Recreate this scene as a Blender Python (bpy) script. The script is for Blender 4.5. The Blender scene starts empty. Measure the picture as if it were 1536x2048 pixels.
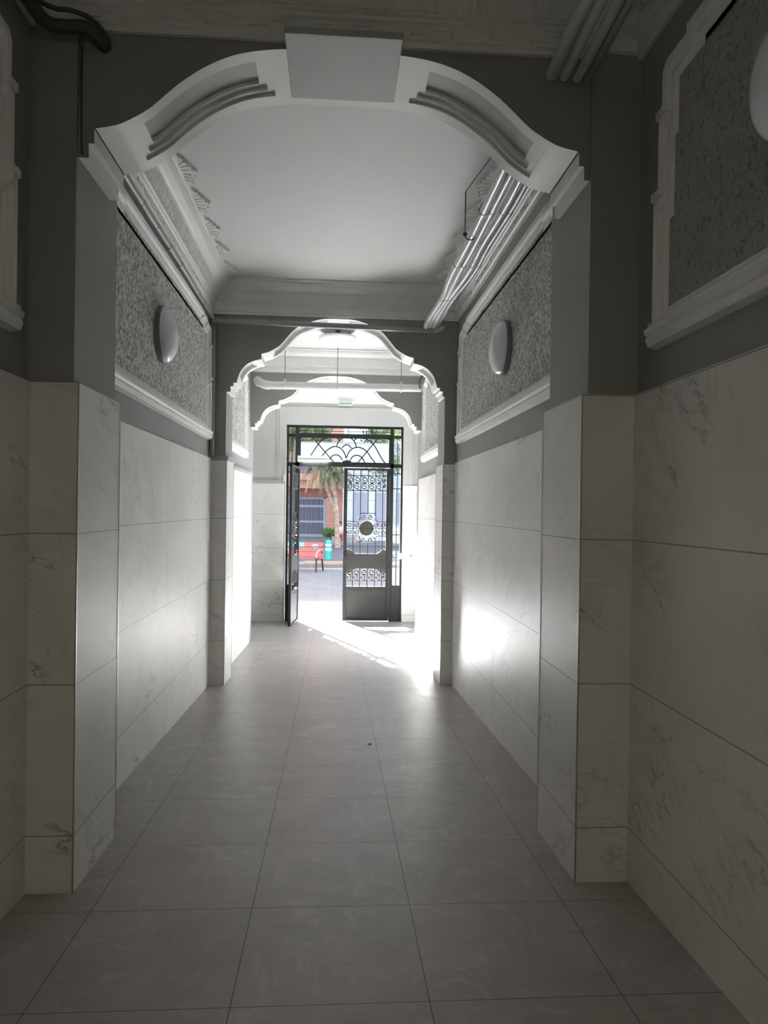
import bpy, bmesh, math, random
from mathutils import Vector, Matrix
random.seed(7)
C = bpy.context.scene.collection
sc = bpy.context.scene
PI = math.pi

# ------------------------------------------------------------------ camera, world, sun, exposure
F_PX, YAW, PITCH, ROLL, CAM_H = 1469.54, .068, -.0039, .0141, 1.3886
SLOPE = -.0483                       # the passage floor is a ramp that falls towards the street


def zf(y):
    return SLOPE * min(y, 13.171)


cy, sy, cp, sp, cr, sr = math.cos(YAW), math.sin(YAW), math.cos(PITCH), math.sin(PITCH), math.cos(ROLL), math.sin(ROLL)
fwd = Vector((sy * cp, cy * cp, sp))
R0 = Vector((cy, -sy, 0))
U0 = Vector((-sy * sp, -cy * sp, cp))
Rr = cr * R0 + sr * U0
Ur = -sr * R0 + cr * U0
cam_d = bpy.data.cameras.new('camera')
cam = bpy.data.objects.new('camera', cam_d)
C.objects.link(cam)
M = Matrix((Rr, Ur, -fwd)).transposed().to_4x4()
M.translation = Vector((0, 0, CAM_H))
cam.matrix_world = M
cam_d.sensor_fit = 'VERTICAL'
cam_d.sensor_height = 32
cam_d.lens = 32 * F_PX / 2048
cam_d.clip_start = .05
cam_d.clip_end = 500
sc.camera = cam

world = bpy.data.worlds.new('world')
sc.world = world
world.use_nodes = True
bg = world.node_tree.nodes['Background']
bg.inputs[0].default_value = (.78, .87, 1, 1)
bg.inputs[1].default_value = .42

sun_d = bpy.data.lights.new('sun', 'SUN')
sun_d.energy = 35.0
sun_d.angle = math.radians(.5)
sun_d.color = (.97, .985, 1)
sun = bpy.data.objects.new('sun', sun_d)
C.objects.link(sun)
SUN_DIR = Vector((1.214, -4.13, -2.567)).normalized()
sun.rotation_euler = SUN_DIR.to_track_quat('-Z', 'Y').to_euler()
sun.location = (-12, 50, 30)

fill_d = bpy.data.lights.new('near_fill_light', 'AREA')      # added warm fill behind the viewer for the near pillar fronts
fill_d.shape = 'DISK'
fill_d.size = .5
fill_d.energy = 3.4
fill_d.color = (1, .88, .68)
near_fill = bpy.data.objects.new('near_fill_light', fill_d)
C.objects.link(near_fill)
near_fill.location = (0, -2.0, 3.5)

sc.view_settings.view_transform = 'Standard'
sc.view_settings.look = 'None'
sc.view_settings.gamma = 1
sc.view_settings.use_curve_mapping = False
sc.view_settings.exposure = 2.85
sc.cycles.max_bounces = 16
sc.cycles.diffuse_bounces = 12
sc.cycles.glossy_bounces = 6
sc.cycles.transparent_max_bounces = 16


# ------------------------------------------------------------------ materials
class NT:
    def __init__(self, name, rough=.6, color=(.8, .8, .8), metal=0, spec=.5):
        self.m = bpy.data.materials.new(name)
        self.m.use_nodes = True
        self.t = self.m.node_tree
        self.b = self.t.nodes['Principled BSDF']
        self.b.inputs['Base Color'].default_value = (*color, 1)
        self.b.inputs['Roughness'].default_value = rough
        self.b.inputs['Metallic'].default_value = metal
        self.b.inputs['Specular IOR Level'].default_value = spec

    def n(self, typ, **kw):
        n = self.t.nodes.new(typ)
        for k, v in kw.items():
            setattr(n, k, v)
        return n

    def set(self, sock, v):
        if v is None:
            return
        if hasattr(v, 'is_linked'):
            self.t.links.new(v, sock)
        else:
            sock.default_value = v

    def math(self, op, a, b=None, c=None, clamp=False):
        n = self.n('ShaderNodeMath', operation=op, use_clamp=clamp)
        self.set(n.inputs[0], a)
        self.set(n.inputs[1], b)
        self.set(n.inputs[2], c)
        return n.outputs[0]

    def pos(self):
        return self.n('ShaderNodeNewGeometry').outputs['Position']

    def xyz(self, v):
        n = self.n('ShaderNodeSeparateXYZ')
        self.set(n.inputs[0], v)
        return n.outputs

    def mapping(self, v, scale=(1, 1, 1), rot=(0, 0, 0), loc=(0, 0, 0)):
        n = self.n('ShaderNodeMapping')
        self.set(n.inputs[0], v)
        n.inputs['Scale'].default_value = scale
        n.inputs['Rotation'].default_value = rot
        n.inputs['Location'].default_value = loc
        return n.outputs[0]

    def noise(self, v, scale, detail=4, rough=.5, dist=0):
        n = self.n('ShaderNodeTexNoise')
        self.set(n.inputs['Vector'], v)
        n.inputs['Scale'].default_value = scale
        n.inputs['Detail'].default_value = detail
        n.inputs['Roughness'].default_value = rough
        n.inputs['Distortion'].default_value = dist
        return n.outputs[0]

    def ramp(self, f, lo, hi, a=0., b=1.):
        n = self.n('ShaderNodeMapRange')
        self.set(n.inputs[0], f)
        n.inputs[1].default_value = lo
        n.inputs[2].default_value = hi
        n.inputs[3].default_value = a
        n.inputs[4].default_value = b
        return n.outputs[0]

    def mix(self, f, a, b):
        n = self.n('ShaderNodeMix', data_type='RGBA')
        self.set(n.inputs[0], f)
        for i, v in ((6, a), (7, b)):
            self.set(n.inputs[i], v if hasattr(v, 'is_linked') else (*v, 1))
        return n.outputs[2]

    def color(self, s):
        self.t.links.new(s, self.b.inputs['Base Color'])

    def rough(self, s):
        self.t.links.new(s, self.b.inputs['Roughness'])

    def bump(self, h, strength=.3, dist=.01):
        n = self.n('ShaderNodeBump')
        n.inputs['Strength'].default_value = strength
        n.inputs['Distance'].default_value = dist
        self.t.links.new(h, n.inputs['Height'])
        self.t.links.new(n.outputs[0], self.b.inputs['Normal'])


def plain(name, col, rough=.6, metal=0, var=.06, scale=6, spec=.5, bump=0):
    k = NT(name, rough, col, metal, spec)
    f = k.noise(k.pos(), scale, 4)
    k.color(k.mix(k.ramp(f, .3, .7), tuple(c * (1 - var) for c in col), tuple(min(1, c * (1 + var)) for c in col)))
    if bump:
        k.bump(k.noise(k.pos(), scale * 14, 3), bump, .004)
    return k.m


def joint(k, coord, off, size, w):
    """1 on a joint line at coord = off + i*size"""
    f = k.math('SUBTRACT', coord, off - size / 2)
    f = k.math('DIVIDE', f, size)
    f = k.math('FRACT', f)
    f = k.math('SUBTRACT', f, .5)
    f = k.math('ABSOLUTE', f)
    return k.math('LESS_THAN', f, w / size / 2)


def marble(name, uaxis=None, uoff=0., seed=0., rough=.43, zoff=.085, dark=1.0, sgn=1):
    k = NT(name, rough, (.72, .71, .68), 0, .42)
    p = k.pos()
    X = k.xyz(p)
    j = joint(k, X[2], zoff, .595, .0045)
    if uaxis is not None:
        j = k.math('MAXIMUM', j, joint(k, X[uaxis], uoff, 1.2, .0045))
    pv = k.mapping(p, (1, .8, 1.25), (.4, .5, .3), (seed, seed * 2, 0))
    cloud = k.noise(pv, 1.3, 5, .6, .8)
    base = k.mix(k.ramp(cloud, .35, .75), (.79, .785, .76), (.69, .68, .66))
    # long thin dark veins running down to one side
    u = k.math('MULTIPLY_ADD', X[1], sgn, X[0])
    d = k.math('MULTIPLY_ADD', u, .62, X[2])
    e_ = k.math('MULTIPLY_ADD', X[2], -.62, u)
    cv = k.n('ShaderNodeCombineXYZ')
    k.set(cv.inputs[0], k.math('MULTIPLY', d, 1.0))
    k.set(cv.inputs[1], k.math('MULTIPLY', e_, .34))
    cv.inputs[2].default_value = seed
    v1 = k.math('ABSOLUTE', k.math('SUBTRACT', k.noise(cv.outputs[0], 1.35, 8, .58, .35), .5))
    m1 = k.ramp(v1, .0, .0058, 1, 0)
    gate = k.ramp(k.noise(k.mapping(p, (1, 1, 1), (0, 0, 0), (seed + 5, 0, 0)), 2.0, 3), .47, .60)
    m1 = k.math('MULTIPLY', k.math('MULTIPLY', m1, gate), min(.9, .62 * dark))
    v2 = k.math('ABSOLUTE', k.math('SUBTRACT', k.noise(cv.outputs[0], 2.6, 7, .62, .8), .52))
    m2 = k.math('MULTIPLY', k.math('MULTIPLY', k.ramp(v2, 0, .03, 1, 0), gate), .3)
    c = k.mix(m2, base, (.42, .40, .37))
    c = k.mix(m1, c, (.22, .195, .16))
    c = k.mix(j, c, (.30, .29, .27))
    k.color(c)
    k.rough(k.ramp(k.noise(p, .9, 3), .3, .7, rough - .01, rough + .03))
    k.bump(k.math('SUBTRACT', 1, j), .5, .002)
    return k.m


def floor_mat():
    k = NT('taupe porcelain floor tile', .3, (.3, .28, .26))
    p = k.pos()
    X = k.xyz(p)
    j = k.math('MAXIMUM', joint(k, X[0], -.2892, .6, .0036), joint(k, X[1], 2.2111, .6, .0036))
    tid = k.n('ShaderNodeCombineXYZ')
    for i, (o, ax) in enumerate(((-.2892, 0), (2.2111, 1))):
        k.t.links.new(k.math('FLOOR', k.math('DIVIDE', k.math('SUBTRACT', X[ax], o), .6)), tid.inputs[i])
    wn = k.n('ShaderNodeTexWhiteNoise')
    k.t.links.new(tid.outputs[0], wn.inputs[0])
    a = k.noise(k.mapping(p, (1, 1.6, 1)), 2.6, 6, .6, .6)
    b = k.noise(k.mapping(p, (1.2, 5, 1), (0, 0, .15)), 5, 6, .65, 1.0)
    f = k.math('ADD', k.math('MULTIPLY', a, .6), k.math('MULTIPLY', b, .4))
    c = k.mix(k.ramp(f, .35, .65), (.29, .272, .262), (.385, .362, .352))
    c = k.mix(k.math('MULTIPLY', wn.outputs[0], .22), c, (.37, .33, .33))
    # dried mop swirls and scuffs
    s = k.noise(k.mapping(p, (1, .8, 1), (0, 0, .5)), 4.0, 8, .72, 2.5)
    c = k.mix(k.ramp(s, .53, .68, 0, .42), c, (.55, .53, .52))
    k.color(k.mix(j, c, (.10, .095, .09)))
    r = k.ramp(k.noise(p, 3.3, 7, .66, 1.6), .3, .7, .33, .42)
    k.rough(r)
    k.bump(k.math('SUBTRACT', k.math('MULTIPLY', f, .03), j), .35, .0016)
    return k.m


def roughcast(name='pitted roughcast render', lo=(.27, .27, .265), hi=(.70, .70, .68), a0=.43, a1=.56):
    k = NT(name, .85, (.4, .4, .39))
    p = k.pos()
    a = k.noise(p, 46, 3, .6, .3)
    b = k.noise(p, 17, 3, .5)
    f = k.math('ADD', k.math('MULTIPLY', a, .75), k.math('MULTIPLY', b, .25))
    k.color(k.mix(k.ramp(f, a0, a1), lo, hi))
    k.bump(f, 1.0, .03)
    return k.m


def brick_mat():
    k = NT('brick', .85)
    n = k.n('ShaderNodeTexBrick')
    X = k.xyz(k.pos())
    cb = k.n('ShaderNodeCombineXYZ')
    k.t.links.new(X[0], cb.inputs[0])
    k.t.links.new(X[2], cb.inputs[1])
    k.t.links.new(cb.outputs[0], n.inputs['Vector'])
    n.inputs['Scale'].default_value = 2.2
    n.inputs['Color1'].default_value = (.62, .30, .22, 1)
    n.inputs['Color2'].default_value = (.54, .25, .18, 1)
    n.inputs['Mortar'].default_value = (.55, .42, .36, 1)
    n.inputs['Mortar Size'].default_value = .015
    k.color(n.outputs[0])
    return k.m


def paving():
    k = NT('street paving', .8)
    p = k.pos()
    X = k.xyz(p)
    j = k.math('MAXIMUM', joint(k, X[0], 0, .4, .012), joint(k, X[1], 0, .2, .012))
    c = k.mix(k.ramp(k.noise(p, 1.4, 6), .3, .7), (.125, .125, .14), (.17, .17, .185))
    k.color(k.mix(k.math('MULTIPLY', j, .5), c, (.08, .08, .09)))
    k.bump(k.math('SUBTRACT', 1, j), .4, .004)
    return k.m


def facade_pale():
    k = NT('pale blue panelled facade', .5)
    p = k.pos()
    X = k.xyz(p)
    j = k.math('MAXIMUM', joint(k, X[0], .6, 1.1, .06), joint(k, X[2], .3, 1.6, .05))
    c = k.mix(k.ramp(k.noise(p, .8, 3), .3, .7), (.50, .58, .66), (.62, .68, .74))
    k.color(k.mix(j, c, (.34, .40, .48)))
    return k.m


def bench_mat():
    k = NT('bench slats painted red with turquoise patches', .5)
    v = k.n('ShaderNodeTexVoronoi')
    k.t.links.new(k.mapping(k.pos(), (1, 1, 1.6), (0, 0, 0), (.2, 0, .1)), v.inputs['Vector'])
    v.inputs['Scale'].default_value = 2.4
    X = k.xyz(k.pos())
    f = k.ramp(v.outputs['Distance'], .26, .28, 1, 0)
    f = k.math('MAXIMUM', f, k.math('MULTIPLY', k.math('LESS_THAN', X[0], -.95), k.math('GREATER_THAN', X[2], .12)))
    k.color(k.mix(f, (.62, .06, .055), (.10, .55, .62)))
    return k.m


def bark_mat():
    k = NT('palm bark', .9)
    p = k.pos()
    k.color(k.mix(k.ramp(k.noise(k.mapping(p, (1, 1, 5)), 5, 4), .35, .65), (.26, .19, .15), (.48, .40, .34)))
    k.bump(k.noise(k.mapping(p, (1, 1, 6)), 8, 4), .8, .02)
    return k.m


def leaf_mat(name, a, b, sc_=1.5):
    k = NT(name, .6)
    k.color(k.mix(k.ramp(k.noise(k.pos(), sc_, 3), .35, .65), a, b))
    return k.m


def glass_mat():
    m = bpy.data.materials.new('clear glass')
    m.use_nodes = True
    t = m.node_tree
    t.nodes.clear()
    o = t.nodes.new('ShaderNodeOutputMaterial')
    mx = t.nodes.new('ShaderNodeMixShader')
    tr = t.nodes.new('ShaderNodeBsdfTransparent')
    tr.inputs[0].default_value = (.93, .96, .95, 1)
    gl = t.nodes.new('ShaderNodeBsdfGlossy')
    gl.inputs['Roughness'].default_value = .03
    fr = t.nodes.new('ShaderNodeFresnel')
    fr.inputs[0].default_value = 1.45
    t.links.new(fr.outputs[0], mx.inputs[0])
    t.links.new(tr.outputs[0], mx.inputs[1])
    t.links.new(gl.outputs[0], mx.inputs[2])
    t.links.new(mx.outputs[0], o.inputs[0])
    return m


def lamp_mat(name, e):
    k = NT(name, .22, (.80, .82, .88))
    k.b.inputs['Emission Color'].default_value = (.85, .9, 1, 1)
    k.b.inputs['Emission Strength'].default_value = e
    return k.m


def exit_mat():
    k = NT('exit sign green diffuser', .4, (.25, .5, .4))
    return k.m


MT = dict(
    grey=plain('grey wall paint', (.30, .305, .295), .55, var=.03, scale=2, bump=.05),
    white=plain('white painted plaster', (.80, .81, .80), .5, var=.03, scale=3, bump=.04),
    ceil=plain('ceiling paint', (.70, .72, .72), .6, var=.025, scale=1.2),
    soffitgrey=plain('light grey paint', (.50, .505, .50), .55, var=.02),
    floor=floor_mat(),
    cast=roughcast(),
    castdim=roughcast('smoother dimmed pitted render', (.22, .22, .21), (.42, .42, .405), .36, .47),  # smoother render, with the near bay's dimness put into darker colours
    iron=plain('dark wrought iron paint', (.018, .019, .019), .55, 0, var=.15, scale=8, spec=.25),
    plate=plain('grey painted sheet steel', (.038, .040, .038), .6, 0, var=.08, scale=4, spec=.2),
    blackiron=plain('black iron', (.012, .012, .012), .45, 0, spec=.5),
    bronze=plain('dull dark bronze', (.045, .038, .024), .5, .3, var=.2, scale=20),
    pvc=plain('grey painted conduit', (.36, .365, .36), .38, var=.04),
    pvcw=plain('light painted conduit', (.62, .63, .63), .3, var=.04),
    cable=plain('dark grey cable sheath', (.09, .09, .088), .45, var=.1),
    capgrey=plain('grey painted cap', (.40, .405, .40), .5, var=.03),
    steel=plain('brushed edge strip', (.42, .42, .42), .35, .8, var=.05),
    lamp=lamp_mat('opal lamp diffuser', .0),
    clamp=lamp_mat('opal ceiling lamp diffuser', .0),
    lampbase=plain('grey lamp base', (.20, .205, .22), .4),
    glass=glass_mat(),
    plastic=plain('white plastic', (.72, .72, .70), .4, var=.02),
    exit=exit_mat(),
    brick=brick_mat(), pave=paving(),
    pink=plain('salmon painted render', (.62, .34, .27), .8, var=.08, scale=1),
    darkbrick=plain('dark brown brick band', (.30, .13, .10), .85, var=.15, scale=4),  # the brick of this band is itself dark reddish brown
    gateblue=plain('blue grey gate paint', (.30, .33, .42), .5, var=.05),
    gatedark=plain('dark garage interior', (.03, .032, .05), .8, var=.2, scale=2),
    bluerail=plain('blue balcony grille', (.08, .11, .30), .5),
    pale=facade_pale(),
    palewall=plain('pale grey render', (.55, .56, .58), .8, var=.05, scale=1),
    bench=bench_mat(),
    teal=plain('teal bollard plastic', (.02, .38, .33), .4, var=.05),
    whiteband=plain('white reflective band', (.8, .82, .84), .4),
    bark=bark_mat(),
    backdrop=plain('pale blue awning fabric', (.42, .50, .56), .8, var=.06, scale=1.5),
    palmg=leaf_mat('green palm fronds', (.10, .13, .07), (.24, .28, .16), 2.5),
    palmd=leaf_mat('dry palm fronds', (.42, .27, .17), (.58, .42, .28), 3),
    shrub=leaf_mat('shrub leaves', (.05, .12, .04), (.12, .24, .08), 3),
    tree=leaf_mat('tree leaves', (.08, .13, .05), (.24, .28, .12), .8),
    skin=plain('skin', (.50, .30, .22), .5),
    hair=plain('dark hair', (.02, .016, .015), .5),
    pinkcloth=plain('pale pink cloth', (.72, .48, .50), .8),
    redcloth=plain('dark red cloth', (.30, .07, .08), .8),
    stone=plain('grey kerb stone', (.30, .30, .30), .8, var=.1),
    asphalt=plain('asphalt', (.10, .10, .125), .85, var=.12, scale=3),
    brownedge=plain('brown planter soil', (.30, .22, .17), .9, var=.2, scale=5),
)


# ------------------------------------------------------------------ mesh helpers
class MB:
    def __init__(self):
        self.v, self.f, self.mi = [], [], []

    def face(self, idx, mi=0):
        self.f.append(tuple(idx))
        self.mi.append(mi)

    def poly(self, pts, mi=0):
        b = len(self.v)
        self.v += [tuple(p) for p in pts]
        self.face(range(b, b + len(pts)), mi)

    def box(self, x0, x1, y0, y1, z0, z1, mi=0):
        self.hexa([(x0, y0, z0), (x1, y0, z0), (x1, y1, z0), (x0, y1, z0), (x0, y0, z1), (x1, y0, z1), (x1, y1, z1), (x0, y1, z1)], mi)

    def hexa(self, p, mi=0):
        b = len(self.v)
        self.v += [tuple(q) for q in p]
        for f in ((3, 2, 1, 0), (4, 5, 6, 7), (0, 1, 5, 4), (1, 2, 6, 5), (2, 3, 7, 6), (3, 0, 4, 7)):
            self.face([b + i for i in f], mi)

    def prism(self, poly, fn, a, b, mi=0):
        """poly: 2D points, fn(u, v, t) -> xyz, extruded t = a..b"""
        n = len(poly)
        s = len(self.v)
        self.v += [fn(u, v, a) for u, v in poly] + [fn(u, v, b) for u, v in poly]
        self.face(list(range(s, s + n))[::-1], mi)
        self.face(range(s + n, s + 2 * n), mi)
        for i in range(n):
            j = (i + 1) % n
            self.face((s + i, s + j, s + n + j, s + n + i), mi)

    def tube(self, path, r, seg=10, caps=True, mi=0):
        P = [Vector(p) for p in path]
        rs = r if isinstance(r, (list, tuple)) else [r] * len(P)
        rings = []
        up = None
        for i, p in enumerate(P):
            d = (P[min(i + 1, len(P) - 1)] - P[max(i - 1, 0)]).normalized()
            if up is None:
                up = Vector((0, 0, 1)) if abs(d.z) < .9 else Vector((1, 0, 0))
            a = d.cross(up).normalized()
            up = a.cross(d).normalized()
            b = len(self.v)
            for k in range(seg):
                t = 2 * PI * k / seg
                self.v.append(tuple(p + rs[i] * (math.cos(t) * a + math.sin(t) * up)))
            rings.append(b)
        for i in range(len(rings) - 1):
            for k in range(seg):
                l = (k + 1) % seg
                self.face((rings[i] + k, rings[i] + l, rings[i + 1] + l, rings[i + 1] + k), mi)
        if caps:
            self.face([rings[0] + k for k in range(seg)][::-1], mi)
            self.face([rings[-1] + k for k in range(seg)], mi)

    def ribbon(self, path, w, t, fn, mi=0):
        """flat bar along a 2D path; fn(u, v, d) -> xyz, d = -t/2..t/2"""
        n = len(path)
        L, Rr_ = [], []
        for i in range(n):
            a = path[max(i - 1, 0)]
            b = path[min(i + 1, n - 1)]
            dx, dy = b[0] - a[0], b[1] - a[1]
            l = math.hypot(dx, dy) or 1
            nx, ny = -dy / l * w / 2, dx / l * w / 2
            L.append((path[i][0] + nx, path[i][1] + ny))
            Rr_.append((path[i][0] - nx, path[i][1] - ny))
        for i in range(n - 1):
            q = [L[i], L[i + 1], Rr_[i + 1], Rr_[i]]
            self.hexa([fn(u, v, -t / 2) for u, v in q] + [fn(u, v, t / 2) for u, v in q], mi)

    def lathe(self, prof, origin, axis, seg=32, mi=0, sx=1, sy=1):
        """prof: (r, h) along axis"""
        o, ax = Vector(origin), Vector(axis).normalized()
        a = ax.orthogonal().normalized()
        if abs(ax.z) < .5:
            a = Vector((0, 0, 1))
        b_ = ax.cross(a).normalized()
        rings = []
        for r, h in prof:
            s = len(self.v)
            for k in range(seg):
                t = 2 * PI * k / seg
                self.v.append(tuple(o + ax * h + r * (math.cos(t) * a * sx + math.sin(t) * b_ * sy)))
            rings.append(s)
        for i in range(len(rings) - 1):
            for k in range(seg):
                l = (k + 1) % seg
                self.face((rings[i] + k, rings[i] + l, rings[i + 1] + l, rings[i + 1] + k), mi)
        self.face([rings[0] + k for k in range(seg)][::-1], mi)
        self.face([rings[-1] + k for k in range(seg)], mi)

    def build(self, name, mats, parent=None, smooth=False, loc=None, sharp=40):
        me = bpy.data.meshes.new(name)
        off = Vector(loc) if loc is not None else Vector((0, 0, 0))
        me.from_pydata([tuple(Vector(v) - off) for v in self.v], [], self.f)
        if not isinstance(mats, (list, tuple)):
            mats = [mats]
        for m in mats:
            me.materials.append(m)
        me.polygons.foreach_set('material_index', self.mi)
        bm = bmesh.new()
        bm.from_mesh(me)
        bmesh.ops.recalc_face_normals(bm, faces=bm.faces)
        bm.to_mesh(me)
        bm.free()
        if smooth:
            me.polygons.foreach_set('use_smooth', [True] * len(me.polygons))
            try:
                me.set_sharp_from_angle(angle=math.radians(sharp))
            except Exception:
                pass
        me.update()
        o = bpy.data.objects.new(name, me)
        C.objects.link(o)
        o.location = off
        if parent:
            o.parent = parent
            # parts are written in world coordinates: undo the parent's offset
            o.matrix_parent_inverse = Matrix.Translation(-Vector(parent.get('_w', (0, 0, 0))))
        return o


def tag(o, label=None, cat=None, group=None, kind=None):
    if label:
        o['label'] = label
    if cat:
        o['category'] = cat
    if group:
        o['group'] = group
    if kind:
        o['kind'] = kind
    return o


def empty(name, loc, label, cat, group=None, kind=None, rz=0):
    o = bpy.data.objects.new(name, None)
    C.objects.link(o)
    o.location = loc
    o.rotation_euler = (0, 0, rz)
    o.empty_display_size = .1
    o['_w'] = tuple(loc)
    return tag(o, label, cat, group, kind)


def smooth_path(pts, n=6):
    """Catmull-Rom through the points"""
    out = []
    P = [Vector(p) for p in pts]
    for i in range(len(P) - 1):
        p0, p1, p2, p3 = P[max(i - 1, 0)], P[i], P[i + 1], P[min(i + 2, len(P) - 1)]
        for k in range(n):
            t = k / n
            out.append(.5 * ((2 * p1) + (p2 - p0) * t + (2 * p0 - 5 * p1 + 4 * p2 - p3) * t * t + (3 * p1 - p0 - 3 * p2 + p3) * t ** 3))
    out.append(P[-1])
    return [tuple(p) for p in out]


def slab(mb, x0, x1, y0, y1, zt, mi=0, sink=.0):
    """upright slab standing on the sloping floor"""
    b0, b1 = zf(y0) - sink, zf(y1) - sink
    mb.hexa([(x0, y0, b0), (x1, y0, b0), (x1, y1, b1), (x0, y1, b1), (x0, y0, zt), (x1, y0, zt), (x1, y1, zt), (x0, y1, zt)], mi)


def sweep_closed(mb, outline, prof, fn, mi=0):
    """mitred moulding inside a closed 2D outline (counter-clockwise); prof = (inset, height)"""
    n = len(outline)
    rows = []
    for ins, h in prof:
        row = []
        for i in range(n):
            p0, p1, p2 = Vector(outline[i - 1]), Vector(outline[i]), Vector(outline[(i + 1) % n])
            d1, d2 = (p1 - p0).normalized(), (p2 - p1).normalized()
            n1, n2 = Vector((-d1.y, d1.x)), Vector((-d2.y, d2.x))
            m = (n1 + n2)
            m = m / max(.3, m.length_squared) * 2
            q = p1 + m * ins
            row.append(len(mb.v))
            mb.v.append(fn(q.x, q.y, h))
        rows.append(row)
    for a, b in zip(rows, rows[1:]):
        for i in range(n):
            j = (i + 1) % n
            mb.face((a[i], a[j], b[j], b[i]), mi)


# ------------------------------------------------------------------ setting: floor, walls, ceiling
ZC, ZCB = 3.57, 3.265           # ceiling, underside of cornices
Y1, Y1B = 2.963, 3.524          # near pillars
Y2, Y2B = 7.225, 7.72           # middle pillars
Y3, Y3B = 10.27, 10.66          # far cross wall
Y4 = 13.171                     # street wall
YB = -3.2                       # back end of the passage
ZD = zf(Y4)

mb = MB()
mb.hexa([(-1.9, YB - .3, zf(YB - .3) - .12), (1.9, YB - .3, zf(YB - .3) - .12), (1.9, Y4 + .1, ZD - .12), (-1.9, Y4 + .1, ZD - .12),
         (-1.9, YB - .3, zf(YB - .3)), (1.9, YB - .3, zf(YB - .3)), (1.9, Y4 + .1, ZD), (-1.9, Y4 + .1, ZD)])
tag(mb.build('floor', MT['floor']), 'large grey taupe square floor tiles sloping down the passage', 'floor', kind='structure')

mb = MB()
mb.box(-2.0, 2.0, YB - .3, Y4 + .3, ZC, ZC + .15)
tag(mb.build('ceiling', MT['ceil']), 'smooth pale grey plaster ceiling of the passage', 'ceiling', kind='structure')


def struct(name, mb_, mat, label, cat='wall', smooth=False):
    return tag(mb_.build(name, mat, smooth=smooth), label, cat, kind='structure')


XL, XR = -1.21, 1.208
mb = MB()
mb.box(-1.95, XL, YB, Y1 + .02, -.3, ZC)
mb.box(-1.95, XL, Y1 + .02, Y2 + .03, -.5, ZC)
mb.box(-1.95, -1.17, Y2 + .03, Y3B, -.75, ZC)
mb.box(-1.95, -1.62, Y3B, Y4, -.8, ZC)
struct('wall_left', mb, MT['grey'], 'grey painted left side wall above the marble')
mb = MB()
mb.box(1.25, 1.95, YB, Y1 + .02, -.3, ZC)
mb.box(XR, 1.95, Y1 + .02, Y2 + .03, -.5, ZC)
mb.box(1.205, 1.95, Y2 + .03, Y3B, -.75, ZC)
mb.box(1.62, 1.95, Y3B, Y4, -.8, ZC)
struct('wall_right', mb, MT['grey'], 'grey painted right side wall above the marble')
mb = MB()
# the stairwell end behind the camera: wall with one tall window opening
mb.box(-1.95, -.75, YB - .25, YB, -.2, ZC)
mb.box(.75, 1.95, YB - .25, YB, -.2, ZC)
mb.box(-.75, .75, YB - .25, YB, 2.7, ZC)
mb.box(-.75, .75, YB - .25, YB, -.2, 2.71)
struct('wall_back', mb, MT['grey'], 'grey stairwell wall closing the passage behind the viewer')

# pillar cores (plaster)
mb = MB()
for (a, b, xl, xr) in ((Y1 + .012, Y1B - .01, -1.03, 1.04), (Y2 + .03, Y2B - .02, -1.062, 1.085)):
    mb.box(XL - .02, xl, a, b, -.45, ZC)
    mb.box(xr, XR + .05, a, b, -.45, ZC)
struct('wall_pillars', mb, MT['grey'], 'grey plaster pillars carrying the two nearer arches')

# street wall, opening for the gate
DX0, DX1, DZT = -.862, 1.228, 2.868
mb = MB()
mb.box(-1.95, DX0, Y4 - .02, Y4 + .28, -.9, ZC)
mb.box(DX1, 1.95, Y4 - .02, Y4 + .28, -.9, ZC)
mb.box(DX0, DX1, Y4 - .02, Y4 + .28, DZT, ZC)
# shallow raised surround
mb.box(-.985, DX0, Y4 - .045, Y4 - .02, 1.8, 3.19)
mb.box(DX1, 1.39, Y4 - .045, Y4 - .02, 1.8, 3.19)
mb.box(DX0, DX1, Y4 - .045, Y4 - .02, DZT, 3.19)
mb.box(-1.03, -.99, Y4 - .04, Y4 - .02, 1.8, 3.22)
mb.box(1.395, 1.43, Y4 - .04, Y4 - .02, 1.8, 3.22)
# facade mass above and beside the entrance, seen only from the street
struct('wall_street', mb, plain('light grey wall paint', (.50, .51, .50), .55, var=.02, scale=2),
       'light grey end wall around the iron street gate')


mb = MB()
mb.box(-9, -1.0, Y4 + .285, Y4 + .5, -.9, 9)
mb.box(1.38, 9, Y4 + .285, Y4 + .5, -.9, 9)
mb.box(-1.0, 1.38, Y4 + .285, Y4 + .5, 3.0, 9)
struct('wall_facade', mb, plain('dark brown stone facade', (.10, .085, .07), .8, var=.1, scale=2), 'dark stone street facade around the entrance')

# ------------------------------------------------------------------ marble cladding
MS1, MS2 = marble('white veined marble tile on side walls', 1, 4.17, 0), marble('white veined marble tile', None, 0, 11.3)
MS3 = marble('warm white veined marble tile', None, 0, 4.1, dark=1.2)
mb = MB(); slab(mb, XL - .002, -1.19, YB, Y1, 1.872)
struct('trim_1', mb, marble('veined marble, near left', 1, 2.97, 21.7, .38, dark=1.6), 'white marble wall tiles with dark veins beside the near left pillar', 'wall tiles')
mb = MB(); slab(mb, 1.232, 1.252, YB, Y1, 1.876)
struct('trim_2', mb, marble('veined marble, near right', 1, .6, 7.9, .42, sgn=-1, dark=.95), 'white marble wall tiles with brown veins beside the near right pillar', 'wall tiles')


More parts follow.
